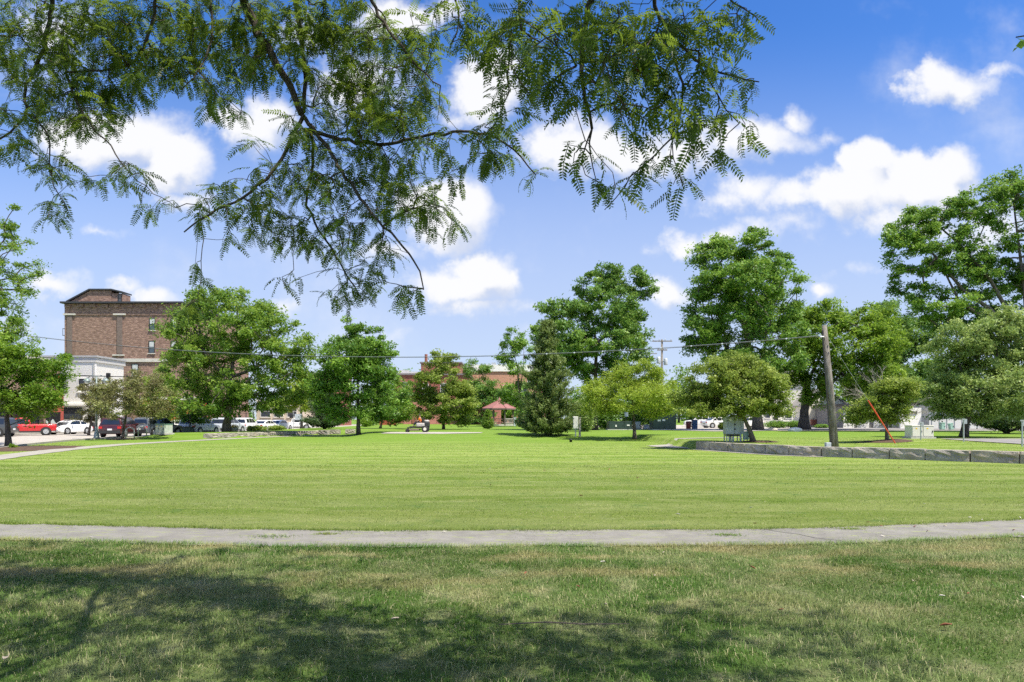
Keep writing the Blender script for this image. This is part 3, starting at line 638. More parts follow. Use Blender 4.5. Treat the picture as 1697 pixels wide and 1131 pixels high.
def white_building():
    Yc = 88.4; xc = -54.0; H = 9.6
    b = thing('siding_building', 'two storey white clapboard corner building with flat grey cornice', 'building', (xc, Yc, 0.0))
    MB().box((-7, 3.2, H / 2), (14, 6.4, H)).build('wall', M_SIDING, b)
    MB().box((-6.9, 3.2, H + 0.12), (14.5, 6.9, 0.24)).build('cornice', plain('cornice_grey', (0.36, 0.36, 0.365), 0.6), b)
    MB().box((-6.95, 3.2, H - 0.32), (14.3, 6.65, 0.62)).build('frieze', plain('cornice_pale', (0.50, 0.49, 0.475), 0.6), b)
    MB().box((0.02, -0.02, H / 2 - .4), (0.16, 0.16, H - .9)).build('corner_board', M_TRIM, b)
    MB().tube([(-0.25, -0.08, H - .6), (-0.25, -0.08, 5.6)], 0.05, 6).build('downpipe', M_STEEL, b)
    win(b, -1.75, 6.05, 1.05, 1.75, 0.0, M_TRIM, sill=M_TRIM); win(b, -6.2, 6.05, 1.05, 1.75, 0.0, M_TRIM, sill=M_TRIM)
    win(b, -3.2, 2.35, 3.1, 1.5, 0.0, M_FRAME, sash=False, sill=None)
    MB().box((-3.2, -.18, 3.5), (4.2, .4, .28)).build('shop_cornice', M_TRIM, b)
    win(b, 1.6, 6.0, 0.95, 1.6, 0.0, M_TRIM, face='x', sill=M_TRIM); win(b, 4.6, 6.0, .95, 1.6, 0.0, M_TRIM, face='x', sill=M_TRIM)
    win(b, 2.0, 2.2, 1.8, 1.8, 0.0, M_FRAME, face='x', sash=False, sill=None)
    d = MB().box((0.03, 4.7, 1.25), (0.1, 1.05, 2.3)).build('door', plain('door_grey', (.35, .37, .4), .5), b); MB().box((0.12, 4.35, 1.2), (.06, .05, .2)).build('handle', M_STEEL, d)
white_building()

def storefront():
    b = thing('storefront_building', 'dark shopfront building with red brick corner pier behind the parked pickup', 'building', (-54.2, 58, 0))
    MB().box((-8, 12, 4.2), (15.8, 24, 8.4)).build('wall', M_BRICK, b)
    MB().box((-7.9, 12, 8.5), (16.3, 24.6, 0.3)).build('coping', M_STONEBAND, b)
    MB().box((0.06, 23.3, 2.5), (0.5, 1.3, 5.0)).build('corner_pier', plain('pier_red', (0.36, 0.075, 0.05), 0.8, 0, .1, 3), b)
    for i, y in enumerate((2.4, 7.6, 12.8, 18.0)):
        win(b, y, 1.75, 4.2, 2.5, 0.0, M_FRAME, face='x', sash=False, sill=None)
        win(b, y, 6.2, 1.1, 1.9, 0.0, M_FRAME, face='x')
    aw = MB(); 
    for y0, y1 in ((0.3, 10.0), (10.4, 20.4)):
        aw = MB().add([(0.05, y0, 3.9), (0.05, y1, 3.9), (1.5, y1, 3.15), (1.5, y0, 3.15), (1.5, y0, 2.9), (1.5, y1, 2.9)], [(0, 1, 2, 3), (3, 2, 5, 4)]); aw.build('awning', M_BLACK, b)
    MB().box((.1, 21.6, 4.5), (.2, 1.6, .4)).build('sign_board', plain('sign_orange', (0.40, 0.10, 0.04), .6), b)
    sd = MB().box((.8, 22.3, 6.4), (1.2, .16, .6)).build('hanging_sign', plain('sign_red', (.6, .1, .05), .6), b); MB().box((.7, 22.3, 6.8), (1.4, .06, .06)).build('bracket', M_BLACK, sd)
storefront()

def patio():
    Y0 = 107.0; b = thing('orange_patio', 'orange stucco restaurant porch with pale roof beyond the parked cars', 'building', (-53.2, Y0, 0.0))
    px = lambda p: XX(p, Y0) + 53.2
    for p in (243, 284, 316): MB().box((px(p), 0, 2.3), (0.95 if p == 316 else .75, 0.9, 4.6)).build('pier', M_ORANGE, b)
    MB().box((px(285), 4, 1.0), (px(322) - px(240), .3, 2.0)).build('low_wall', M_ORANGE, b)
    MB().box((px(283), 2.2, 4.85), (px(330) - px(236), 5.6, 0.5)).build('roof', plain('porch_roof', (.62, .60, .55), .7), b)
    MB().box((px(283), 4.4, 2.8), (px(318) - px(240), .2, 3.4)).build('back_wall', plain('porch_dark', (.10, .06, .04), .7), b)
    MB().box((px(272), -.4, 2.05), (px(318) - px(246), .25, .3)).build('rail', plain('wood_rail', (.42, .33, .24), .7), b)
    # patio fence
    f = thing('patio_fence', 'black iron fence of the restaurant patio behind the big maple trunk', 'fence', (XX(322, 103), 103, 0.0))
    W = XX(420, 103) - XX(322, 103)
    for k in range(9): MB().box((W * k / 8, 0, 1.3), (0.1, 0.1, 2.6)).build('post', M_BLACK, f)
    for z in (0.4, 1.3, 1.45, 2.5): MB().box((W / 2, 0, z), (W, 0.06, 0.06)).build('rail', M_BLACK, f)
    for k in range(40): MB().box((W * (k + .5) / 40, 0, .85), (0.03, 0.03, .9)).build('picket', M_BLACK, f)
    wires = [(324, 663), (333, 668), (348, 662), (348.5, 669), (358, 662), (358, 671), (332.5, 664), (341, 672)]
    M_LAN = plain('lantern_red', (.62, .06, .03), .6)
    for i, (p, q) in enumerate(wires):
        w = P(p, q, 101.0); o = MB().lathe([(0.05, .26), (.2, .2), (.29, .08), (.29, -.08), (.2, -.2), (.05, -.26)], (0, 0, 0), 10).build('paper_lantern', M_LAN, None, True, loc=w)
        MB().tube([(0, 0, .26), (0, 0, 4.55 + CAMH + 1.9 - w.z)], .015, 4).build('cord', M_BLACK, o); MB().tube([(0, 0, -.26), (0, 0, -.45)], .04, 5).build('tassel', M_LAN, o)
        tag(o, ['leftmost', 'second', 'upper fourth', 'lower fourth', 'upper rightmost', 'lower rightmost', 'small upper third', 'lowest middle'][i] + ' of the red paper lanterns over the restaurant patio fence', 'lantern', 'red lanterns over the patio')
    pg = thing('patio_pergola', 'dark timber pergola beam above the restaurant patio fence', 'pergola', (XX(322, 102), 101.0, 0.0)); W = XX(400, 101) - XX(322, 101)
    for x in (0, W / 2, W): MB().box((x, .5, 4.0), (.16, .16, 8.0)).build('post', M_BLACK, pg)
    MB().box((W / 2, 0.0, 8.1), (W + .5, .14, .2)).build('beam', M_BLACK, pg); MB().box((W / 2, .5, 7.95), (W + .5, .14, .2)).build('beam', M_BLACK, pg)
    for k in range(12): MB().box((W * k / 11, .2, 8.26), (.08, 1.6, .14)).build('rafter', M_BLACK, pg)
patio()

def box_building(name, label, p0, p1, ytop, Y0, depth, mat, wins=(), cap=M_STONEBAND, base=0.0, wpane=M_GLASS, frame=M_TRIM, cap_h=.35):
    x0, x1 = XX(p0, Y0), XX(p1, Y0); zt = CAMH - (ytop - HY) / F * Y0; W = x1 - x0
    b = thing(name, label, 'building', (x0, Y0, 0)); MB().box((W / 2, depth / 2, (zt + base) / 2), (W, depth, zt - base)).build('wall', mat, b)
    MB().box((W / 2, depth / 2 - .05, zt + cap_h / 2), (W + .4, depth + .4, cap_h)).build('coping', cap, b)
    for (p, q, w, h) in wins: win(b, XX(p, Y0) - x0, CAMH - (q - HY) / F * Y0, w, h, 0.0, frame, wpane)
    return b, W, zt
# centre: red brick building with a pink painted lower wall
b, W, zt = box_building('red_brick_building', 'red brick building with pink painted lower wall behind the mower', 653, 775, 622, 138, 22, M_BRICK_RED, [(672, 643, 1.3, 2.4), (705, 645, 1.3, 2.4), (735, 645, 1.3, 2.4), (765, 645, 1.3, 2.4)], plain('tar_coping', (.20, .18, .19), .8))
Y0 = 138; x0 = XX(653, Y0)
MB().box((XX(729, Y0) - x0, 9, zt + 1.3), (XX(764, Y0) - XX(697, Y0), 14, 2.6)).build('upper_storey', M_BRICK_RED, b)
MB().box((XX(729, Y0) - x0, 9, zt + 2.7), (XX(764, Y0) - XX(697, Y0) + .5, 14.4, .3)).build('upper_coping', plain('tar_coping', (.2, .18, .19), .8), b)
MB().tube([(XX(702, Y0) - x0, 4, zt + 2.8), (XX(702, Y0) - x0, 4, zt + 4.6)], .3, 8).build('chimney', M_BRICK_RED, b)
for k, (p, h) in enumerate([(662, 1.0), (681, .7)]): MB().box((XX(p, Y0) - x0, 6, zt + .35 + h / 2), (2.0, 2.0, h)).build('roof_unit', plain('roof_unit_pale', (.6, .6, .6), .6), b)
pk = thing('painted_annex', 'low pink painted annex wall in front of the red brick building', 'building', (XX(668, 126), 126, 0))
MB().box(((XX(830, 126) - XX(668, 126)) / 2, 3, 2.9), (XX(830, 126) - XX(668, 126), 6, 4.6)).build('wall', M_PINK, pk); MB().box(((XX(830, 126) - XX(668, 126)) / 2, 3, 5.25), (XX(830, 126) - XX(668, 126) + .3, 6.3, .16)).build('coping', M_BRICK_RED, pk)
MB().box((2.2, -.06, 2.0), (1.1, .12, 2.3)).build('door', M_BRICK_RED, pk)
rb = thing('red_shed', 'small red board shed left of the pink wall', 'shed', (XX(641, 120), 120, gzf(-22, 120))); MB().box((0, 1, 1.05), (2.6, 2, 2.1)).build('wall', plain('shed_red', (.40, .09, .05), .8), rb); MB().box((0, 1, 2.16), (3.0, 2.4, .12)).build('roof', M_ROOFDARK, rb); MB().box((.5, -.03, .95), (.9, .06, 1.7)).build('door', plain('shed_red_dark', (.30, .07, .04), .8), rb)
# white parapet building behind the gazebo
b, W, zt = box_building('shop_row_building', 'orange brick building with broad white parapet behind the gazebo', 775, 905, 616, 150, 18, brick_mat('brick_orange', (.42, .19, .11), (.5, .25, .16), (.42, .34, .3), .3, .1, .3), [(790, 655, 1.5, 3.0), (812, 655, 1.5, 3.0), (840, 650, 1.5, 3.0), (868, 650, 1.5, 3.0), (880, 633, 1.6, 2.0)], M_TRIM, cap_h=1.5)
MB().box((XX(818, 150) - XX(775, 150), 2, zt + 1.8), (1.0, 1, .6)).build('roof_vent', M_STEEL, b)
box_building('far_brick_building', 'distant red brick building glimpsed between the maple and the oak', 494, 560, 620, 165, 14, M_BRICK_RED, [(503, 640, 1.4, 2.4), (512, 640, 1.4, 2.4), (521, 640, 1.4, 2.4)])
box_building('tan_shop_building', 'pale tan shop building low behind the parked cars at left', 425, 500, 665, 150, 14, plain('tan_stucco', (.55, .47, .38), .85), [(440, 682, 2.2, 2.6), (462, 682, 2.2, 2.6), (484, 682, 2.2, 2.6)], M_TRIM)
# right: white house with porch, cream block, garages
def porch_house():
    Y0 = 104.0; b = thing('porch_house', 'white clapboard house with raised porch and railing behind the trees', 'house', (XX(1262, Y0), Y0, .4)); k = Y0 / F
    W = (1338 - 1262) * k; MB().box((W / 2, 5, 3.4), (W, 10, 6.8)).build('wall', M_SIDING, b)
    MB().extr([(-.4, 6.8), (W / 2, 9.6), (W + .4, 6.8)], -.4, 10.4).build('roof', plain('shingle_grey', (.33, .31, .29), .85), b)
    d = MB().box((W, -1.8, 0.95), (W + 3.2, 3.6, .22)).build('porch_deck', M_TRIM, b)
    for i in range(9): MB().box((W - (W + 3.0) / 2 + (W + 3.0) * i / 8, -3.5, 1.6), (.12, .12, 1.1)).build('rail_post', M_TRIM, d)
    MB().box((W, -3.5, 2.15), (W + 3.2, .1, .1)).build('hand_rail', M_TRIM, d); MB().box((W, -3.5, 1.25), (W + 3.2, .07, .07)).build('bottom_rail', M_TRIM, d)
    MB().box((W, -3.4, .42), (W + 2.8, .1, .84)).build('porch_skirt', plain('skirt_dark', (.12, .12, .12), .8), b)
    for x, w in ((.9, .95), (2.4, .95), (4.3, 1.1), (6.0, 1.0)): win(b, x, 2.25, w, 1.9, 0.0, M_TRIM, sill=None)
    MB().box((5.2, -.05, 2.1), (.95, .12, 2.1)).build('door', M_BLACK, b)
    MB().box((1.2, -2.6, 1.45), (.5, .5, .8)).build('porch_chair', M_BLACK, b)
porch_house()
def cream_block():
    Y0 = 98.0; b = thing('cream_building', 'cream gabled block with grey door between tree trunk and pole', 'building', (XX(1340, Y0), Y0, .4)); k = Y0 / F; W = (1402 - 1340) * k
    MB().extr([(0, 0), (0, 3.1), (W * .42, 5.4), (W, 3.3), (W, 0)], 0, 9).build('wall', plain('cream_stucco', (.78, .73, .62), .85), b)
    MB().extr([(-.3, 3.0), (W * .42, 5.45), (W + .3, 3.2), (W + .3, 3.4), (W * .42, 5.7), (-.3, 3.2)], -.12, 9.3).build('roof', plain('shingle_grey', (.33, .31, .29), .85), b)
    d = MB().box((W * .46, -.05, 1.3), (.95, .12, 2.6)).build('door', plain('door_grey', (.35, .37, .4), .5), b); MB().box((W * .46, -.13, 1.9), (.4, .04, .5)).build('pane', M_GLASS, d)
    MB().box((W * .6, -.12, 1.3), (.5, .24, 2.9)).build('pier', M_STONEBAND, b)
    MB().box((W * .22, -.25, .75), (1.9, .4, .8)).build('brick_planter', M_BRICK_RED, b)
    MB().box((W * .33, -.1, 2.0), (.16, .2, .2)).build('wall_lamp', M_BLACK, b)
cream_block()
def garages():
    Y0 = 90.0; b = thing('garage_row', 'long low garage row with white panel doors behind the small tree', 'garage', (XX(1396, Y0), Y0, .4)); k = Y0 / F
    px = lambda p: (p - 1396) * k
    MB().box((px(1510) / 2, 4, 1.5), (px(1510), 8, 3.0)).build('wall', plain('garage_wall_dark', (.24, .23, .22), .8), b)
    MB().box((px(1510) / 2, 3.8, 3.1), (px(1510) + .6, 8.8, .25)).build('roof', M_ROOFDARK, b)
    for p0, p1 in ((1397, 1415), (1420, 1440), (1447, 1472), (1478, 1501)):
        w = px(p1) - px(p0); d = MB().box(((px(p0) + px(p1)) / 2, -.04, 1.15), (w, .1, 2.3)).build('garage_door', M_TRIM, b)
        for z in (.6, 1.17, 1.74): MB().box(((px(p0) + px(p1)) / 2, -.1, z), (w - .06, .03, .5)).build('door_panel', M_TRIM, d)
        MB().box(((px(p0) + px(p1)) / 2, -.15, .42), (.14, .06, .05)).build('handle', M_BLACK, d)
    Y1 = 84.0; c = thing('metal_garage', 'pale grey metal garage wall behind the green utility boxes at right', 'garage', (XX(1540, Y1), Y1, .4)); k = Y1 / F
    MB().box((45 * k, 4, 1.5), (90 * k, 8, 3.0)).build('wall', plain('metal_wall', (.62, .62, .60), .6, .1, .06, .8), c); MB().box((45 * k, 3.8, 3.1), (92 * k, 8.8, .2)).build('roof', M_ROOFDARK, c)
    for q in range(8): MB().box((q * 12.6 * k + .3, -.03, 1.45), (.06, .06, 2.8)).build('seam', M_STEEL, c)
    d = MB().box((-2.0, .6, 1.3), (2.6, .3, 2.6)).build('white_door', M_TRIM, c); MB().box((-2.0, .4, 2.0), (1.5, .06, .35)).build('vent_grille', M_FRAME, d)
garages()
# ------------------------------------------------------------------ trees
def leaf_quads(c, r, L0, W0, up=0.7, direction=None):
    n = len(c); nr = r.normal(0, 1, (n, 3)); nr[:, 2] = np.abs(nr[:, 2]) * 1.0 + up; nr /= np.linalg.norm(nr, axis=1)[:, None]
    d = r.normal(0, 1, (n, 3)) if direction is None else direction + r.normal(0, .35, (n, 3))
    d -= nr * (d * nr).sum(1)[:, None]; d /= np.linalg.norm(d, axis=1)[:, None] + 1e-9; s = np.cross(nr, d)
    L_ = L0 * r.uniform(.5, 1.45, n)[:, None]; W_ = W0 * r.uniform(.6, 1.35, n)[:, None]
    return np.stack([c - d * L_ / 2, c + s * W_ / 2 - d * L_ * .05 - nr * W_ * .12, c + d * L_ / 2, c - s * W_ / 2 - d * L_ * .05 - nr * W_ * .12], 1)
def leaf_tris(c, r, L0, W0, up=0.7):
    q = leaf_quads(c, r, L0, W0, up); return np.stack([(q[:, 0] + q[:, 1]) / 2 + (q[:, 0] - q[:, 2]) * .12, (q[:, 0] + q[:, 3]) / 2 + (q[:, 0] - q[:, 2]) * .12 + (q[:, 3] - q[:, 1]) * .5, q[:, 2] + (q[:, 1] - q[:, 3]) * .15], 1)
def grow(roots, rpath, att, alpha=0.30):
    """join every attractor to the growing skeleton (Prim with path length); returns parent index over roots+attractors"""
    nr = len(roots); pts = np.concatenate([roots, att]); N = len(att)
    best = np.full(N, np.inf); par = np.zeros(N, int); plen = np.r_[rpath, np.zeros(N)]
    for i in range(nr):
        d = np.linalg.norm(att - roots[i], axis=1) + alpha * plen[i]; m = d < best; best[m] = d[m]; par[m] = i
    done = np.zeros(N, bool); parent = np.zeros(N, int); order = []
    for _ in range(N):
        k = int(np.argmin(np.where(done, np.inf, best))); done[k] = True; parent[k] = par[k]; order.append(k)
        plen[nr + k] = plen[par[k]] + np.linalg.norm(att[k] - pts[par[k]])
        d = np.linalg.norm(att - att[k], axis=1) + alpha * plen[nr + k]; m = (d < best) & ~done; best[m] = d[m]; par[m] = nr + k
    return pts, parent, order
def branch_tubes(mb, pts, parent, order, nr, rtip, expo, rmax, n=5, wob=0.0, rnd=None):
    N = len(parent); cnt = np.ones(N)
    for k in reversed(order):
        if parent[k] >= nr: cnt[parent[k] - nr] += cnt[k]
    rad = np.minimum(rtip * cnt ** expo, rmax)
    for k in order:
        a = Vector(pts[parent[k]]); b = Vector(pts[nr + k]); r0 = rad[parent[k] - nr] if parent[k] >= nr else min(rad[k] * 1.25, rmax); r0 = min(r0, rad[k] * 1.7)
        m = (a + b) / 2
        if wob: m += Vector((rnd.uniform(-1, 1), rnd.uniform(-1, 1), rnd.uniform(-.3, 1))) * wob * (b - a).length
        mb.tube([a, m, b], [r0, (r0 + rad[k]) / 2, rad[k]], n, False)
def sample_lobes(lobes, n, r, inner=0.45):
    w = np.array([(l[3] * l[4] * l[5]) ** (2 / 3.) for l in lobes]); cnt = np.maximum(2, np.round(n * w / w.sum())).astype(int); out = []
    for l, c in zip(lobes, cnt):
        d = r.normal(0, 1, (c, 3)); d /= np.linalg.norm(d, axis=1)[:, None]; rad = r.uniform(inner ** 3, 1.0, c) ** (1 / 3.)
        out.append(np.array(l[:3]) + d * rad[:, None] * np.array(l[3:6]))
    return np.concatenate(out)
TREES = []
def make_tree(name, label, px, Y, lobes, trunk_px, pal, clumps=160, per=75, leaf=0.24, cr=0.62, bark=None, lean=None, fork=0.35, seed=1, group=None, inner=.34, limbs=None, z0=None, ydepth=0.85, cat='tree', up=.35, aspect=.62, mound=0.0, sag=0.0):
    per = int(per * 2.8); leaf *= 1.12; cr *= 1.2
    r = np.random.default_rng(seed); rnd = random.Random(seed); base = G(px, Y)
    if z0 is not None: base.z = z0
    t = thing(name, label, cat, base, 0, group); s = Y / F
    LB = []
    for i, (lx, ly, rx, ry) in enumerate(lobes):
        c = P(lx, ly, Y) - base; wx, wz = rx * s * 1.06, ry * s * 1.06
        LB.append((c.x, c.y + rnd.uniform(-.45, .45) * wx * 1.2, c.z, wx, wx * ydepth, wz))
    att = sample_lobes(LB, clumps, r, inner)
    att[:, 2] = np.maximum(att[:, 2], 0.35)
    ctr = att.mean(0); zmin = att[:, 2].min(); zmax = att[:, 2].max()
    # trunk
    tr = trunk_px * s / 2; ztop = zmin + (zmax - zmin) * fork; lx = lean if lean is not None else (ctr[0] * 0.6, 0)
    k = 9; tp = [Vector((lx[0] * (q / (k - 1)) ** 1.3 + rnd.uniform(-.15, .15) * tr * (0 < q), lx[1] * q / (k - 1), ztop * q / (k - 1))) for q in range(k)]
    rad = [tr * (1.35 if q == 0 else 1.08 if q == 1 else 1 - .5 * q / (k - 1)) for q in range(k)]
    MB().tube(tp, rad, 10).build('trunk', bark or M_BARK, t, True)
    roots = [np.array(p) for p in tp[3:]]; rl = [np.linalg.norm(p) * .4 for p in roots]
    bmb = MB()
    if limbs:
        for lb in limbs:
            pts = [P(q[0], q[1], Y + (q[2] if len(q) > 2 else 0)) - base for q in lb]; rs = np.linspace(tr * .46, tr * .12, len(pts)); bmb.tube(pts, list(rs), 7)
            for q in resample([tuple(p) for p in pts], .8): roots.append(q); rl.append(.5)
    if len(att) > 260: sub = att[r.permutation(len(att))[:260]]
    else: sub = att
    pts, par, order = grow(np.array(roots), np.array(rl), sub)
    branch_tubes(bmb, pts, par, order, len(roots), 0.018 * max(.6, tr / .25), .42, tr * .6, 5, .10, rnd); bmb.build('branches', bark or M_BARK, t, True)
    # leaves in sprays round every attractor
    n = len(att); sc = cr * r.uniform(.6, 1.3, (n, 1)); c = np.repeat(att, per, 0); q = r.normal(0, 1, (n * per, 3)); q /= np.linalg.norm(q, axis=1)[:, None]; q *= r.uniform(0, 1, (n * per, 1)) ** .55 * np.where(r.random((n * per, 1)) < .12, 1.5, 1.0)
    q *= np.repeat(sc, per, 0) * np.array([1, 1, .62]); q[:, 2] -= sag * (q[:, 0] ** 2 + q[:, 1] ** 2)
    keep = r.random(n * per) < np.repeat(r.uniform(.55, 1.0, n), per); pos = (c + q)[keep]; pos = pos[pos[:, 2] > .15]
    tint = np.clip(np.repeat(r.normal(.42, .17, n), per)[keep][:len(pos)] + r.normal(0, .17, len(pos)), 0, 1)
    V = leaf_tris(pos, r, leaf, leaf * aspect, up); m = len(V)
    o = link('crown', np_mesh('crown', V, np.arange(m * 3).reshape(m, 3), LEAF[pal], np.repeat(tint, 3)), t); o['kind'] = 'stuff'
    TREES.append((name, m)); return t

make_tree('maple_tree', 'broad round maple standing behind the low wall beside the parked cars', 376, 64, [(380,545,95,52),(315,545,52,46),(298,595,42,38),(445,560,62,48),(492,592,34,28),(380,612,115,58),(305,628,44,24),(452,640,66,42),(375,502,52,22),(432,508,34,20),(505,612,22,18),(400,668,85,20),(330,500,25,18),(365,655,55,22)], 13, 'maple', 330, 80, .25, .75, fork=.30, seed=11, lean=(.3, 0))
make_tree('street_tree', 'low bright green tree in the mulch bed at the left edge', 14, 38.5, [(20,640,70,55),(70,635,37,40),(78,602,28,24),(-30,600,80,60),(30,592,50,32),(92,648,14,24),(28,668,46,18),(-60,660,60,40)], 9, 'bright', 220, 80, .15, .48, M_BARK2, fork=.30, seed=12)
make_tree('tall_street_tree', 'taller thin tree leaning in from the left edge above the bright one', -75, 41, [(-15,525,60,42),(12,455,26,30),(6,400,24,22),(-40,430,70,80),(14,348,14,26),(38,482,26,14),(30,555,42,24),(-70,340,70,60),(52,452,10,8)], 16, 'maple', 125, 60, .14, .42, M_BARK2, fork=.4, seed=13)
make_tree('crabapple_tree', 'olive purple crabapple with slim trunk beside the bike racks', 203, 53.5, [(215,662,55,32),(182,668,36,26),(250,662,36,32),(228,634,38,20),(262,672,25,18)], 4.5, 'purple', 120, 55, .15, .42, M_BARK2, fork=.35, seed=14)
make_tree('crabapple_tree', 'small olive purple crabapple just behind the street lamp', 147, 66, [(152,668,26,26),(165,648,22,18),(142,690,16,10),(178,660,18,20)], 4, 'purple', 80, 55, .17, .45, M_BARK2, fork=.3, seed=15)
make_tree('honeylocust_tree', 'feathery light green tree between crabapple and big maple', 268, 84, [(268,630,24,22),(258,650,24,22),(280,655,22,26),(265,680,30,14),(290,685,16,14)], 5, 'bright', 90, 60, .22, .62, seed=16)
make_tree('sapling_tree', 'little round sapling in front of the silver car row', 313, 66.5, [(318,680,22,18),(330,690,16,10),(308,692,12,8)], 3, 'dark', 50, 55, .17, .4, fork=.2, seed=17)
make_tree('street_tree', 'pale green tree just right of the big maple above the white pickup', 500, 98, [(498,652,24,24),(485,665,20,18),(512,668,16,18),(500,635,14,12)], 5, 'yellow', 80, 60, .26, .7, seed=18)
make_tree('oak_tree', 'dark green oak with straight trunk beside the loose stone blocks', 594, 63, [(588,555,22,22),(572,588,40,30),(622,588,36,34),(595,640,62,38),(552,650,36,36),(642,655,32,32),(578,540,10,12),(600,575,40,30),(600,600,60,30),(535,640,20,20),(620,680,40,14),(560,685,30,12),(632,556,8,10)], 6.5, 'dark', 260, 85, .22, .62, M_BARK2, fork=.45, seed=19)
make_tree('young_maple_tree', 'mid green tree with twin slim trunks right behind the oak', 630, 86, [(650,648,32,30),(664,678,24,20),(638,622,18,16),(645,690,30,12),(620,670,20,20)], 4, 'maple', 110, 65, .25, .68, fork=.2, seed=20)
make_tree('linden_tree', 'light yellowish green tree standing just behind the mower', 735, 80, [(735,598,22,18),(700,655,18,18),(772,665,20,22),(735,628,40,28),(748,660,40,28),(714,668,28,24),(762,688,22,16),(702,682,14,14),(768,655,16,16),(728,690,30,12)], 4.5, 'olive', 190, 70, .24, .62, M_BARK2, fork=.4, seed=21)
make_tree('linden_tree', 'dark rounded tree between the pale linden and the gazebo', 786, 124, [(790,622,24,26),(812,650,18,26),(798,655,24,30),(785,660,24,30),(792,690,28,14)], 5, 'deep', 130, 65, .30, .85, M_BARK2, fork=.3, seed=22)
make_tree('ash_tree', 'slim tall tree with an open crown rising behind the gazebo', 862, 104, [(850,563,22,18),(842,588,18,18),(866,580,14,22),(855,610,18,12),(860,648,20,20),(868,672,18,16),(842,655,14,14)], 4, 'dark', 95, 55, .28, .7, M_BARK2, fork=.55, seed=23, limbs=[[(862,660),(858,610),(848,570)],[(862,650),(868,600),(868,575)]])
make_tree('red_oak_tree', 'tall dark tree towering behind the big conifer', 986, 75, [(1045,468,34,26),(992,470,36,26),(1002,512,58,34),(930,512,36,22),(908,540,26,22),(1042,540,38,42),(980,572,70,44),(1060,590,22,24),(938,580,40,38),(1000,620,50,20),(1070,475,14,22),(895,560,14,14),(1010,445,12,10),(975,455,10,12)], 9, 'deep', 320, 80, .28, .72, M_BARK2, fork=.35, seed=24)
make_tree('honeylocust_tree', 'spreading yellow green small tree right of the white meter post', 1052, 52, [(1050,622,38,22),(1012,640,42,22),(1085,638,38,26),(1045,658,70,22),(1102,664,28,18),(984,650,22,18),(1000,676,34,12),(1085,682,30,10)], 6.5, 'yellow', 230, 80, .17, .55, M_BARK2, fork=.2, seed=25, sag=.12, aspect=.4)
make_tree('hawthorn_tree', 'low spreading olive tree with leaning trunk behind the wall corner', 1248, 36.3, [(1215,608,46,20),(1180,628,42,24),(1250,630,46,26),(1212,655,82,26),(1282,655,26,18),(1138,660,30,16),(1290,680,18,10),(1162,680,40,10),(1230,682,40,8)], 9, 'olive', 330, 75, .12, .36, M_BARK, fork=.15, lean=(-.75, .1), seed=26, limbs=[[(1226,690),(1200,665),(1160,650)],[(1224,688),(1225,650),(1235,620)],[(1228,692),(1262,665),(1285,655)]], inner=.35)
make_tree('silver_maple_tree', 'tallest dense dark green tree with thick trunk right of centre', 1256, 74, [(1230,398,44,22),(1200,432,52,32),(1272,432,42,32),(1230,480,84,42),(1178,490,40,36),(1290,500,42,38),(1230,550,94,44),(1312,540,24,26),(1168,560,34,28),(1240,602,80,26),(1145,520,14,12),(1140,575,12,8),(1325,470,8,10)], 16, 'dark', 420, 85, .28, .78, M_BARK, fork=.22, seed=27)
make_tree('elm_tree', 'bright green tree with thick dark trunk left of the utility pole', 1333, 76, [(1352,662,26,14),(1440,640,50,26),(1370,522,44,22),(1422,532,44,26),(1392,570,82,38),(1452,570,38,38),(1342,590,42,38),(1400,622,72,28),(1345,640,28,18),(1320,622,22,22),(1345,530,20,20)], 17, 'bright', 330, 80, .27, .75, M_BARK2, fork=.25, seed=28, limbs=[[(1336,672),(1375,640),(1410,600)],[(1334,668),(1345,620),(1370,570)]], lean=(.2, 0))
make_tree('elm_tree', 'dark green tree filling the gap behind the bright elm', 1492, 92, [(1540,640,40,30),(1490,660,50,20),(1500,520,38,38),(1478,560,36,36),(1522,598,36,36),(1480,620,50,30),(1535,560,24,30)], 10, 'deep', 190, 75, .32, .9, M_BARK2, fork=.3, seed=29)
make_tree('cottonwood_tree', 'huge tree with slanting limbs reaching in from the right edge', 1712, 62, [(1512,370,44,22),(1552,350,44,20),(1490,420,36,32),(1560,400,58,36),(1622,345,40,30),(1662,318,32,26),(1692,380,44,52),(1602,440,58,36),(1520,460,34,26),(1560,500,46,30),(1650,450,46,44),(1705,470,36,40),(1750,350,60,80),(1470,395,14,12),(1640,300,12,12),(1760,450,60,60),(1690,300,20,16),(1640,520,46,26),(1590,540,40,22),(1700,545,40,30)], 18, 'dark', 460, 80, .24, .62, M_BARK, fork=.5, seed=30, lean=(-.6, 0), limbs=[[(1706,570),(1672,520),(1640,462),(1590,405),(1552,372)],[(1700,580),(1640,512),(1595,480),(1550,425),(1520,395)],[(1705,560),(1698,480),(1690,420),(1680,340)],[(1702,570),(1620,520),(1590,500),(1560,440)]], inner=.5)
make_tree('pear_tree', 'grey green bushy tree overhanging the road at the right edge', 1597, 46, [(1602,560,54,30),(1642,540,44,24),(1572,590,46,32),(1652,600,60,44),(1602,640,76,36),(1556,650,34,30),(1692,640,46,56),(1622,678,74,18),(1700,560,40,40)], 12, 'grey', 360, 80, .17, .5, M_BARK2, fork=.25, seed=31)
sm = make_tree('redbud_tree', 'small light green tree with bare twigs beside the orange guy guard', 1470, 34, [(1470,648,28,16),(1440,668,28,18),(1498,668,22,16),(1464,690,44,12),(1502,642,20,12),(1418,690,14,14),(1490,640,30,14)], 6, 'olive', 150, 70, .115, .32, M_BARK, fork=.25, seed=32, lean=(-.1, 0))
db = MB(); rr = random.Random(5); bp = sm.location
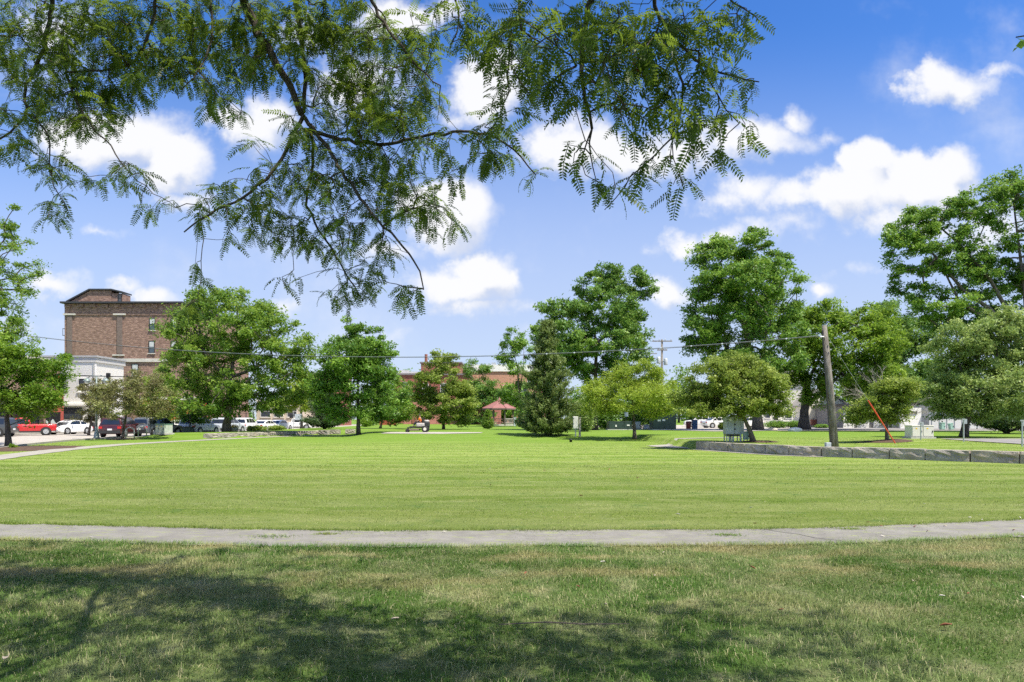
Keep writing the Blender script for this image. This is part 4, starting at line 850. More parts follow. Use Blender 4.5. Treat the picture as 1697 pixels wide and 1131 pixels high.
def twig(a, d, L_, r0, lv):
    b = a + d * L_; db.tube([a, (a + b) / 2 + Vector((rr.uniform(-1, 1), rr.uniform(-1, 1), rr.uniform(-1, 1))) * L_ * .07, b], [r0, r0 * .8, r0 * .5], 4, False)
    if lv:
        for _ in range(4):
            e = (d + Vector((rr.uniform(-.6, .6), rr.uniform(-.6, .6), rr.uniform(-.5, .6)))).normalized(); twig(a + d * L_ * rr.uniform(.3, 1), e, L_ * rr.uniform(.45, .7), r0 * .5, lv - 1)
for (a, b) in [((1480,690),(1525,668)),((1482,694),(1530,682)),((1460,672),(1402,636)),((1465,660),(1440,618)),((1474,660),(1456,620))]:
    a = P(*a, 34) - bp; b = P(*b, 34) - bp; twig(a, (b - a).normalized(), (b - a).length * .75, .022, 3)
db.build('dead_twigs', M_DEAD, sm)

# a belt of trees far behind the houses
for i, (px, Y, top, w, pal, l) in enumerate([(395, 215, 668, 60, 'dark', 'distant tree low behind the maple trunk'), (560, 190, 655, 46, 'deep', 'distant dark tree seen under the oak crown at left'), (612, 200, 662, 40, 'maple', 'distant tree seen between the oak and the twin trunked tree'), (678, 230, 612, 26, 'dark', 'distant treetop above the red brick roof'), (846, 132, 640, 64, 'dark', 'dark tree directly behind the gazebo'), (905, 190, 650, 50, 'dark', 'distant tree behind the big conifer at left'), (965, 170, 640, 60, 'dark', 'distant tree behind the big conifer at right'), (1045, 160, 630, 60, 'deep', 'distant dark tree behind the long green vault'), (1125, 150, 610, 56, 'maple', 'distant tree behind the transformer pole'), (1165, 140, 640, 60, 'dark', 'distant tree behind the parking lot'), (1290, 150, 620, 70, 'dark', 'distant tree behind the porch house roof'), (1420, 135, 620, 80, 'maple', 'distant tree behind the garage row'), (1560, 130, 610, 90, 'dark', 'distant tree behind the metal garage'), (1680, 120, 600, 90, 'maple', 'distant tree behind the right edge evergreen')]):
    h = 705 - top; make_tree('far_tree', l, px, Y, [(px, top + h * .3, w * .36, h * .3), (px - w * .22, top + h * .52, w * .3, h * .3), (px + w * .24, top + h * .5, w * .3, h * .3), (px, top + h * .72, w * .42, h * .24)], max(3, w * .06), pal, 60, 26, .62, 1.7, M_BARK2, seed=300 + i, group='distant trees behind the houses')
# conifers
def conifer(name, label, px, Y, toppx, halfpx, pal, n=26000, leaf=.22, seed=3, prof=None, cat='tree', ragged=.22, basepy=None):
    r = np.random.default_rng(seed); base = G(px, Y); t = thing(name, label, cat, base); s = Y / F
    H = P(px, toppx, Y).z - base.z; R0 = halfpx * s
    MB().tube([(0, 0, 0), (0, 0, H * .5), (0, 0, H * .97)], [R0 * .07 + .04, R0 * .05 + .02, .015], 8).build('trunk', M_BARK2, t, True)
    prof = prof or [(0, .82), (.08, 1.0), (.3, .92), (.55, .70), (.8, .36), (1, .03)]
    nb = 420; z = H * np.where(r.random(nb) < .55, 1 - np.sqrt(r.random(nb)), r.random(nb)) * .97 + .05 * H * .3; a = r.uniform(0, 2 * np.pi, nb)
    R = R0 * np.interp(z / H, [q[0] for q in prof], [q[1] for q in prof]) * (1 + r.normal(0, ragged, nb)) * (1 + .12 * np.sin(a * 3 + z))
    per = n // nb; bmb = MB(); P_, D_, T_ = [], [], []
    for i in range(nb):
        d = np.array([math.cos(a[i]), math.sin(a[i]), .35 + .5 * z[i] / H]); d /= np.linalg.norm(d); o = np.array([0, 0, max(.05, z[i] - R[i] * .35)])
        f = r.uniform(.35, 1.0, per) ** .7; w = .24 * R0 ** .5 * (1.1 - f * .6)
        p = o + d * (f * R[i])[:, None] + r.normal(0, 1, (per, 3)) * w[:, None] * np.array([.55, .55, .45]); P_.append(p); D_.append(np.tile(d + np.array([0, 0, .5]), (per, 1))); T_.append(np.clip(r.normal(.42, .16) + r.normal(0, .16, per), 0, 1))
        if i < 140: bmb.tube([o, o + d * R[i] * .9], [.025, .008], 4, False)
    bmb.build('branches', M_BARK2, t)
    p = np.concatenate(P_); D_ = np.concatenate(D_); T_ = np.concatenate(T_); k = p[:, 2] > .08; p, D_, T_ = p[k], D_[k], T_[k]
    V = leaf_quads(p, r, leaf, leaf * .3, .2, D_); m = len(V); o = link('crown', np_mesh('crown', V, np.arange(m * 4).reshape(m, 4), LEAF[pal], np.repeat(T_, 4)), t); o['kind'] = 'stuff'; return t
conifer('juniper_tree', 'big shaggy grey green conifer behind the white meter post', 907, 57, 530, 49, 'conifer', 46000, .26, 41, [(0, .95), (.1, 1.0), (.35, .85), (.55, .66), (.75, .48), (.9, .30), (1, .10)])
conifer('young_conifer', 'small cone shaped evergreen in front of the gazebo', 808, 84, 679, 10.5, 'maple', 6000, .2, 42, [(0, .5), (.12, .9), (.3, 1), (.6, .7), (.85, .35), (1, .03)])
conifer('spruce_tree', 'low wide dark spruce at the left foot of the oak', 538, 82, 630, 36, 'spruce', 20000, .26, 43, [(0, 1.05), (.15, 1.0), (.4, .75), (.7, .4), (1, .05)])
conifer('pine_tree', 'dark full evergreen at the foot of the grey green tree at right', 1668, 58, 640, 58, 'spruce', 20000, .22, 44, [(0, 1.0), (.2, 1.0), (.5, .8), (.8, .5), (1, .1)])

def shrub(name, label, px, Y, wpx, hpx, pal, seed, cat='shrub', n=2600, leaf=.12, group=None, ydep=.8):
    r = np.random.default_rng(seed); base = G(px, Y); t = thing(name, label, cat, base, 0, group); s = Y / F; w, h = wpx * s / 2, hpx * s
    st = MB()
    for k in range(6):
        a = k * 1.05; st.tube([(0.05 * math.cos(a), .05 * math.sin(a), 0), (w * .35 * math.cos(a), ydep * .35 * math.sin(a), h * .7)], [.02, .008], 4, False)
    st.build('stems', M_TWIG, t)
    q = r.normal(0, 1, (n, 3)); q /= np.linalg.norm(q, axis=1)[:, None]; q *= r.uniform(.4, 1, (n, 1)); lump = 1 + .16 * np.sin(q[:, :1] * 7 + seed) * np.cos(q[:, 1:2] * 6)
    p = q * lump * np.array([w, ydep, h * .55]) + np.array([0, 0, h * .5]); p = p[p[:, 2] > .03]; V = leaf_quads(p, r, leaf, leaf * .6, .6); m = len(V)
    o = link('foliage', np_mesh('foliage', V, np.arange(m * 4).reshape(m, 4), LEAF[pal], np.repeat(np.clip(r.normal(.45, .2, m), 0, 1), 4)), t); o['kind'] = 'stuff'; return t
shrub('daylily_bed', 'pale leafy perennial clump right of the flower planter', 425, 71, 34, 9, 'olive', 51, 'plant', 2600, .16)
shrub('daylily_bed', 'pale leafy perennial clump left of the dark spruce', 458, 73, 30, 8, 'olive', 52, 'plant', 2200, .16)
for i, (px, w, l) in enumerate([(1004, 40, 'dark hedge section left of the green transformer vault'), (1055, 60, 'dark hedge section between the two green transformer vaults'), (1098, 44, 'tall dark hedge behind the square green vault')]): shrub('hedge', l, px, 84, w, 50 if i else 36, 'deep', 60 + i, 'hedge', 6500, .24, 'dark hedges behind the vaults', 2.0)
for i, (px, w, l) in enumerate([(1287, 46, 'clipped hedge under the white porch railing at left'), (1318, 30, 'clipped hedge under the white porch beside the dark trunk'), (1362, 24, 'low round bush at the foot of the cream building')]): shrub('hedge', l, px, 88, w, 13 if i < 2 else 7, 'dark', 66 + i, 'hedge', 2600, .16, 'low hedges before the porch', 1.0)
shrub('shrub', 'yellow green bush in the parking lot island', 1197, 78, 14, 12, 'yellow', 70, 'shrub', 1500, .15)
shrub('shrub', 'dark green bush behind the conifer left of the small honeylocust', 968, 66, 40, 56, 'grey', 71, 'shrub', 6000, .2, None, 1.6)
shrub('shrub', 'round bright bush under the twin trunked tree', 606, 104, 22, 16, 'bright', 72, 'shrub', 1600, .2, None, 1.2)
shrub('shrub', 'dark bush between oak trunk and red shed', 612, 112, 30, 14, 'dark', 73, 'shrub', 1800, .2, None, 1.2)
shrub('seedling_plant', 'tiny bright seedling in the mulch at the left edge', 20, 36.2, 10, 9, 'bright', 74, 'plant', 500, .08, None, .2)
shrub('seedling_plant', 'second tiny bright seedling right of the street tree trunk', 26, 36.6, 8, 6, 'yellow', 75, 'plant', 350, .08, None, .2)

# ------------------------------------------------------------------ the honey locust overhead: trunk behind the camera, boughs hanging into view
def leaf_template(seed):
    r = random.Random(seed); n = 11; L_ = 1.0; V = []; T = []
    droop = r.uniform(.25, .75); pts = []
    x = z = 0.0; a = r.uniform(.1, .4)
    for k in range(n + 1):
        pts.append((x, z)); a -= droop * 1.7 / n; x += math.cos(a) * L_ / n; z += math.sin(a) * L_ / n
    for k in range(0, n - 1, 3):                         # rachis: a thin flat band
        (x0, z0), (x1, z1) = pts[k], pts[min(k + 3, n)]; w = .012; o = len(V); V += [(x0, -w, z0), (x0, w, z0), (x1, w, z1), (x1, -w, z1)]; T.append((o, o + 1, o + 2, o + 3))
    for k in range(1, n + 1):
        x0, z0 = pts[k]; ll = .20 * (0.72 + .4 * math.sin(math.pi * (k / n) ** .8)) * r.uniform(.85, 1.1); ww = ll * .36
        for sgn in (-1, 1):
            if r.random() < .04: continue
            f = .35 + r.uniform(-.12, .2); d = Vector((f, sgn, -r.uniform(.05, .45))).normalized(); p = Vector((x0, 0, z0)); side = d.cross(Vector((0, 0, 1))).normalized() * ww / 2
            q = [p, p + d * ll * .45 + side, p + d * ll, p + d * ll * .45 - side]; o = len(V); V += [tuple(v) for v in q]; T.append((o, o + 1, o + 2, o + 3))
    return np.array(V, float), np.array(T, int)
TEMPL = [leaf_template(s) for s in range(8)]
def leaf_far(seed):                                  # the same leaf with leaflets in fours, for the crown above the picture
    r = random.Random(seed); V = []; T = []
    for k in range(4):
        for sgn in (-1, 1):
            x0 = .12 + k * .25; d = Vector((.5, sgn, -.3)).normalized(); p = Vector((x0, 0, -.1 * x0 * x0 * 3)); q = [p - Vector((.10, 0, 0)), p + d * .10 + Vector((.13, 0, 0)), p + d * .2, p + d * .1 - Vector((.10, 0, 0))]; o = len(V); V += [tuple(v) for v in q]; T.append((o, o + 1, o + 2, o + 3))
    return np.array(V, float), np.array(T, int)
NT_ = len(TEMPL); TEMPL += [leaf_far(s) for s in range(3)]
def locust():
    r = np.random.default_rng(99); rnd = random.Random(99); base = Vector((-2.6, -2.8, 0.0))
    t = thing('overhanging_locust_tree', 'honey locust overhead whose feathery boughs hang across the sky', 'tree', base)
    fork = Vector((-2.3, -2.3, 2.9))
    MB().tube([base - base, Vector((.03, .05, .5)), Vector((.1, .2, 1.6)), fork - base], [.30, .22, .19, .18], 14).build('trunk', M_BARK2, t, True)
    D1, D2, D3 = 5.2, 5.6, 3.4
    sk = [  # (points as (photo x, photo y, distance)), start radius, end radius
     ([(395,-160,3.4),(390,-60,4.6),(403,0,D1),(440,75,D1),(478,135,D1),(500,190,D1)], .040, .022),
     ([(503,192,D1),(482,232,5.1),(455,285,5.0),(402,330,5.0),(332,362,5.0),(305,385,5.0)], .016, .005),
     ([(505,195,D1),(545,250,5.0),(590,320,4.8),(622,362,4.8),(690,432,4.7),(702,480,4.7)], .016, .004),
     ([(505,215,D1),(560,232,5.1),(640,242,4.9),(720,222,4.6),(800,216,4.4),(850,242,4.4),(888,290,4.4)], .016, .004),
     ([(515,205,D1),(522,270,5.3),(502,335,5.4),(540,400,5.3),(580,462,5.2),(602,500,5.2)], .014, .004),
     ([(488,-120,4.6),(490,0,5.4),(497,60,5.4),(508,120,5.3),(503,186,D1)], .022, .014),
     ([(600,-100,4.6),(612,0,5.0),(650,60,4.9),(690,110,4.8),(730,142,4.8)], .016, .004),
     ([(332,362,5.0),(341,402,5.0),(333,440,5.0),(328,500,5.0)], .004, .002),
     ([(92,-150,4.6),(90,-60,5.2),(86,5,D2),(80,60,D2),(60,115,D2),(35,146,D2),(46,190,5.5),(30,216,5.5),(-20,240,5.5)], .022, .006),
     ([(46,190,5.5),(72,205,5.4),(86,236,5.4),(80,290,5.3),(112,350,5.3)], .008, .003),
     ([(110,120,5.4),(130,175,5.3),(150,210,5.2),(186,242,5.2),(206,282,5.2),(242,312,5.2),(292,345,5.2)], .009, .002),
     ([(262,-140,4.8),(262,-60,5.2),(258,20,5.4),(246,70,5.4),(215,115,5.4),(110,120,5.4)], .018, .008),
     ([(340,-80,4.8),(350,0,5.2),(352,70,5.2),(330,120,5.1),(300,150,5.1)], .012, .003),
     ([(975,-150,2.8),(978,-60,3.1),(980,0,D3),(968,60,D3),(955,110,D3),(975,180,D3),(981,214,D3)], .020, .007),
     ([(981,214,D3),(968,240,D3),(945,252,D3),(970,290,3.4)], .005, .002), ([(981,214,D3),(978,245,3.3),(988,300,3.3)], .005, .002),
     ([(1075,-110,3.0),(1080,0,D3),(1102,50,D3),(1130,82,D3),(1160,110,D3),(1220,130,D3),(1258,136,D3)], .012, .003),
     ([(1102,50,D3),(1135,130,3.4),(1130,190,3.4),(1114,236,3.4),(1072,270,3.4),(1032,310,3.4),(1002,348,3.4)], .007, .002),
     ([(1114,236,3.4),(1118,268,3.4),(1132,312,3.4)], .003, .0015),
     ([(850,-110,3.2),(862,0,3.6),(866,30,3.6),(848,56,3.6),(862,66,3.6),(895,70,3.6)], .010, .004),
     ([(848,56,3.6),(840,110,3.7),(846,150,3.7),(832,200,3.8),(810,225,3.9)], .005, .002),
     ([(1180,-90,3.2),(1200,0,3.5),(1240,12,3.5),(1264,42,3.5)], .007, .002),
     ([(740,-100,3.4),(752,0,3.8),(770,40,3.8),(750,70,3.8)], .008, .003),
     ([(955,110,D3),(905,140,3.5),(880,160,3.5)], .006, .003), ([(1160,110,D3),(1190,160,3.4),(1225,205,3.4)], .005, .002),
    ]
    limb = MB(); roots = []; rl = []
    L3 = {}
    def tol(p): return P(*p) - base
    starts = [0, 5, 6, 8, 11, 12, 13, 16, 19, 21, 22]
    for i, (pp, r0, r1) in enumerate(sk):
        pts = [tol(p) for p in pp]
        if i in starts:                                   # the limb from the fork to this bough, out of view above
            a = fork - base; b = pts[0]; mid = a.lerp(b, .55) + Vector((0, 0, .9 + .12 * i % .5)); pts = [a, a.lerp(mid, .5) + Vector((0, 0, .25)), mid] + pts; rs = [r0 * 1.7, r0 * 1.4, r0 * 1.15] + list(np.linspace(r0, r1, len(pp)))
        else: rs = list(np.linspace(r0, r1, len(pp)))
        q = np.array([tuple(p) + (w,) for p, w in zip(pts, rs)]); q = smooth_line(q, .07, 4)
        q[1:-1, :3] += r.normal(0, .006, (len(q) - 2, 3)); limb.tube([Vector(v[:3]) for v in q], list(q[:, 3]), 7)
        for v in q[::2]:
            if i in starts and v[1] + base.y < 1.0: continue
            roots.append(v[:3]); rl.append(.25 * i * 0)
    limb.build('limbs', M_TWIG, t, True)
    # leaf sprays: (photo x, y, rx, ry, distance, density)
    blobs = [(55,60,85,75,5.6,1.1),(150,105,105,105,5.5,1.1),(250,55,90,80,5.4,1.15),(350,65,100,85,5.3,1.1),(35,180,50,60,5.5,1.0),(120,180,70,40,5.4,.9),(20,235,34,26,5.4,.8),(85,285,28,45,5.3,1.0),(95,345,22,22,5.2,1.0),(150,300,40,16,5.2,.9),(215,290,30,25,5.2,1.1),(268,340,34,16,5.2,.8),(165,215,16,12,5.2,.6),(370,170,40,34,5.2,.9),
      (470,55,95,75,5.3,1.15),(560,70,95,80,5.2,1.1),(640,120,70,90,5.0,1.0),(700,60,40,50,4.9,.9),(725,150,20,30,4.8,.7),(560,195,85,70,5.1,1.1),(655,215,65,60,4.9,1.1),(745,235,50,26,4.6,1.0),(820,232,45,30,4.4,1.1),(882,288,20,14,4.4,1.0),(850,265,24,14,4.4,.8),(480,300,80,32,5.1,1.0),(400,325,60,30,5.0,1.1),(335,350,34,22,5.0,.9),(590,310,80,60,5.0,1.1),(680,310,44,46,4.8,1.0),(738,372,22,22,4.7,1.0),(705,340,40,30,4.7,.9),(515,385,66,36,5.2,1.05),(600,410,60,44,5.0,1.0),(560,465,44,24,5.2,.9),(635,478,40,20,5.0,.9),(692,488,20,24,4.7,1.1),(440,365,40,28,5.1,.9),(326,405,8,34,5.0,.7),(312,500,20,22,5.0,1.0),(330,460,6,24,5.0,.6),(480,455,22,20,5.2,.8),(385,400,14,16,5.0,.7),(570,500,14,24,5.2,.7),(760,290,26,16,4.5,.9),(800,260,30,16,4.4,.9),(420,240,16,16,5.1,.4),
      (760,30,44,36,3.8,1.0),(820,60,56,50,3.7,1.15),(900,55,80,56,3.5,1.25),(1000,60,92,62,3.3,1.35),(1100,60,84,62,3.3,1.3),(1190,40,44,44,3.5,1.0),(1250,28,16,26,3.5,.8),(875,140,44,48,3.6,1.15),(955,150,64,42,3.4,1.2),(1050,140,76,50,3.3,1.25),(1140,130,54,50,3.3,1.2),(1212,128,44,22,3.4,1.1),(832,178,24,32,3.8,1.0),(800,220,26,22,3.9,1.0),(1042,190,46,20,3.3,1.0),(1170,190,46,34,3.4,1.1),(1218,212,26,10,3.4,.9),(1145,225,22,22,3.4,.9),(1190,235,14,22,3.4,.8),(968,255,24,30,3.35,1.2),(985,300,14,16,3.3,1.1),(950,240,12,14,3.3,.8),(1075,268,14,8,3.4,.8),(1018,322,22,14,3.4,1.2),(1050,290,14,8,3.4,.6),(1130,305,16,12,3.4,1.3),(1116,265,8,18,3.4,.9),(1045,215,20,16,3.3,.8),(905,60,60,40,3.0,.8),(1040,40,70,40,2.9,.8)]
    att = []; nl = []
    for (x, y, rx, ry, d, den) in blobs:
        npx = math.pi * rx * ry; Lp = .15 * F / d; n = max(2, int(den * npx / (Lp * Lp * .36) / 3.2 * (5.3 if d > 4 else 5.0))); k = 0
        while k < n:
            a, b = r.uniform(-1, 1, 2)
            if a * a + b * b > 1: continue
            att.append(np.array(tol((x + a * rx, y + b * ry, d + r.normal(0, .16))))); nl.append(int(r.integers(2, 5))); k += 1
    nv = len(att)
    # the part of the crown above the picture, which shades the turf in front
    for (c, e, n) in [((-2.6, 4.5, 6.4), (4.2, 2.4, .9), 400), ((-1.0, 3.1, 5.15), (3.5, 1.2, .45), 480), ((1.8, 2.9, 4.95), (2.0, 1.3, .4), 330), ((3.6, 3.3, 5.1), (1.4, 1.2, .4), 150), ((-5.6, 4.4, 6.3), (3.0, 2.4, .9), 230), ((-5.2, 2.4, 5.4), (2.3, 1.3, .6), 190), ((-3, .2, 5.6), (3.2, 1.6, .8), 300)]:
        for _ in range(n):
            q = r.normal(0, 1, 3); q /= np.linalg.norm(q); q *= r.random() ** .4; p = np.array(c) + q * np.array(e)
            if p[2] < 1.6 + .66 * p[1] + .12: continue
            att.append(p - np.array(base)); nl.append(int(r.integers(3, 6)))
    up = MB()
    for (q, r0) in [([fork, (-3.2, -.6, 4.4), (-4.0, 1.2, 5.5), (-5.0, 2.8, 5.8), (-5.8, 4.6, 6.2)], .034), ([fork, (-2.3, -.4, 4.5), (-2.3, 1.2, 5.4), (-2.4, 3.0, 5.8), (-2.6, 4.8, 6.3)], .034), ([fork, (-1.2, -.8, 4.1), (0, .9, 4.7), (1.2, 2.3, 4.9), (3.2, 2.9, 5.0)], .028), ([(-2.3, 1.2, 5.4), (-1.2, 2.4, 5.2), (-.2, 3.4, 5.25)], .03)]:
        pts = smooth_line([tuple(Vector(p) - base) for p in q], .25, 4); up.tube([Vector(p) for p in pts], list(np.linspace(r0, r0 * .3, len(pts))), 7)
        for p in pts: roots.append(p); rl.append(0)
    up.build('upper_limbs', M_BARK2, t, True)
    att = np.array(att); R0 = np.array(roots)
    pts, par, order = grow(R0, np.array(rl, float), att, .22)
    tw = MB(); branch_tubes(tw, pts, par, order, len(R0), .0016, .40, .012, 4, .12, rnd); tw.build('twigs', M_TWIG, t)
    pdir = att - pts[par]; pdir /= np.linalg.norm(pdir, axis=1)[:, None] + 1e-9
    # compound leaves
    recs = []
    for i in range(len(att)):
        for _ in range(nl[i]):
            a = r.uniform(0, 2 * np.pi); h = np.array([math.cos(a), math.sin(a), 0]); d = .55 * pdir[i] + .8 * h + np.array([0, 0, -.55 + r.normal(0, .3)]); d /= np.linalg.norm(d)
            u = np.array([0, 0, 1.0]) + r.normal(0, .35, 3); s = np.cross(u, d); s /= np.linalg.norm(s) + 1e-9; u = np.cross(d, s)
            L_ = r.uniform(.10, .19) * (1.0 if i < nv else 1.15); recs.append((i, np.stack([d, s, u], 1) * L_, att[i] + r.normal(0, .012, 3), int(r.integers(0, NT_) if i < nv else r.integers(NT_, len(TEMPL))), float(np.clip(r.normal(.45, .2), 0, 1))))
    vis = [q for q in recs if q[0] < nv]; vis_d = sorted(range(len(vis)), key=lambda k: vis[k][2][1])
    single = set(id(vis[k]) for k in vis_d[::max(1, len(vis_d) // 2 // 300)][:300])
    smesh = []
    for k, (V, T) in enumerate(TEMPL[:NT_]):
        for tv in (.3, .6): smesh.append(np_mesh('leaf', V, T, LEAF['locust'], np.full(len(V), tv)))
    Vs, Ts, Cs = [], [], []; off = 0; ns = 0
    for q in recs:
        i, M3, p, k, tint = q
        if id(q) in single:
            o = bpy.data.objects.new('leaf', smesh[k * 2 + (tint > .45)]); COL.objects.link(o); o.parent = t
            m = Matrix([[M3[a][b] for b in range(3)] + [p[a]] for a in range(3)] + [[0, 0, 0, 1]]); o.matrix_local = m; ns += 1; continue
        V, T = TEMPL[k]; Vs.append(V @ M3.T + p); Ts.append(T + off); Cs.append(np.full(len(V), tint)); off += len(V)
    o = link('crown', np_mesh('crown', np.concatenate(Vs), np.concatenate(Ts), LEAF['locust'], np.concatenate(Cs)), t); o['kind'] = 'stuff'
    print('LOCUST leaves', len(recs), 'visible', len(vis), 'single', ns, 'att', len(att))
    # the one withered spray
    br = MB(); 
    for j in range(5):
        V, T = TEMPL[j]; L_ = .09; p0 = np.array(tol((1048 + j * 4, 78 + j * 5, 3.2))); M3 = np.array([[.2, .9, .3], [.3, -.2, .9], [-.93, .2, .1]]).T * L_
        br.add([tuple(v @ M3 + p0) for v in V], [tuple(q) for q in T])
    w = br.build('withered_leaves', plain('leaf_withered', (.34, .11, .035), .7), t); w['label'] = 'withered rust brown spray among the green leaves'
locust()
# a second tree just outside the right edge; one leafy tip reaches into the picture
def edge_tree():
    r = np.random.default_rng(5); rnd = random.Random(5); base = Vector((6.6, -.2, 0)); t = thing('edge_tree', 'rounded leaf sprig of a tree just outside the right edge', 'tree', base)
    MB().tube([(0, 0, 0), (0, 0, .6), (-.1, .1, 2.2), (-.2, .1, 3.4)], [.2, .15, .13, .10], 10).build('trunk', M_BARK, t, True)
    tip = P(1684, 62, 3.0) - base; tip2 = P(1697, 68, 3.0) - base
    br = MB(); pts = smooth_line([(-.15, .1, 2.8), (-1.2, .9, 3.9), (-2.6, 2.2, 4.1), tuple(tip2 + Vector((.35, .05, .12))), tuple(tip2), tuple(tip)], .12, 3); br.tube([Vector(p) for p in pts], list(np.linspace(.05, .003, len(pts))), 6)
    att = sample_lobes([(.4, -.4, 4.6, 1.9, 1.6, 1.2), (-.9, -.3, 4.4, 1.0, 1.0, .8)], 150, r); roots = np.array([(-.2, .1, 3.4), (-.1, .1, 2.6)]); p_, par, order = grow(roots, np.zeros(2), att)
    branch_tubes(br, p_, par, order, 2, .008, .42, .06, 5, .1, rnd); br.build('branches', M_BARK, t, True)
    c = np.repeat(att, 60, 0) + r.normal(0, .2, (len(att) * 60, 3)); tp = np.array(pts[-9:]); tq = np.array(pts[8:-9]); c2 = np.concatenate([np.repeat(tp, 3, 0) + r.normal(0, .022, (len(tp) * 3, 3)), np.repeat(tq, 34, 0) + r.normal(0, .10, (len(tq) * 34, 3))]); c = np.concatenate([c, c2]); V = leaf_quads(c, r, .05, .036, .5); m = len(V)
    o = link('crown', np_mesh('crown', V, np.arange(m * 4).reshape(m, 4), LEAF['dark'], np.repeat(np.clip(r.normal(.45, .2, m), 0, 1), 4)), t); o['kind'] = 'stuff'
edge_tree()
# ------------------------------------------------------------------ vehicles (local +x is forward, origin on the ground under the middle)
M_TYRE = plain('tyre_rubber', (.025, .025, .026), .85); M_RIM = plain('alloy_rim', (.55, .56, .58), .35, .7); M_ARCH = plain('arch_black', (.018, .018, .019), .8)
M_CGLASS = glass_mat('car_glass', (.018, .022, .028)); M_HEAD = plain('headlight', (.75, .78, .8), .1, .2); M_TAIL = plain('taillight', (.50, .02, .02), .2); M_PLATE = plain('plate', (.75, .76, .78), .5)
M_PLASTIC = plain('black_trim', (.028, .028, .03), .6)
def wheel_mesh(r_, w):
    ty = MB(); ty.tube([(0, -w / 2, 0), (0, -w / 2 + .03, 0), (0, w / 2 - .03, 0), (0, w / 2, 0)], [r_ - .035, r_, r_, r_ - .035], 20)
    rm = MB()
    rm.tube([(0, w / 2 - .01, 0), (0, w / 2 + .008, 0)], [r_ * .66, r_ * .62], 18)
    hub = MB(); hub.tube([(0, w / 2, 0), (0, w / 2 + .03, 0)], [r_ * .2, r_ * .16], 10)
    for k in range(5):
        a = 2 * math.pi * k / 5; d = Vector((math.cos(a), 0, math.sin(a))); n = Vector((-d.z, 0, d.x)) * .05
        y = w / 2 + .012; q = [d * r_ * .28 - n * .4, d * r_ * .28 + n * .4, d * r_ * .55 + n, d * r_ * .55 - n]; hub.add([(v.x, y, v.z) for v in q], [(0, 1, 2, 3)])
    return ty, rm, hub
def side_loft(mb, poly, hw, inset=((0.0, 1.0), (.06, .93), (.16, .80)), zc=None, xc=None):
    """closed side profile widened across y with softened shoulders"""
    n = len(poly); xc = xc if xc is not None else sum(p[0] for p in poly) / n; zc = zc if zc is not None else sum(p[1] for p in poly) / n
    secs = [(-hw, .045), (-hw * .965, .012), (-hw * .90, 0.0), (hw * .90, 0.0), (hw * .965, .012), (hw, .045)]
    vs = []
    for y, s in secs: vs += [(x - np.sign(x - xc) * min(s * 1.6, abs(x - xc) * .3), y, z - np.sign(z - zc) * s) for x, z in poly]
    fs = [tuple(range(n)), tuple(range(6 * n - 1, 5 * n - 1, -1))]
    for k in range(5): fs += [(k * n + i, (k + 1) * n + i, (k + 1) * n + (i + 1) % n, k * n + (i + 1) % n) for i in range(n)]
    mb.add(vs, fs)
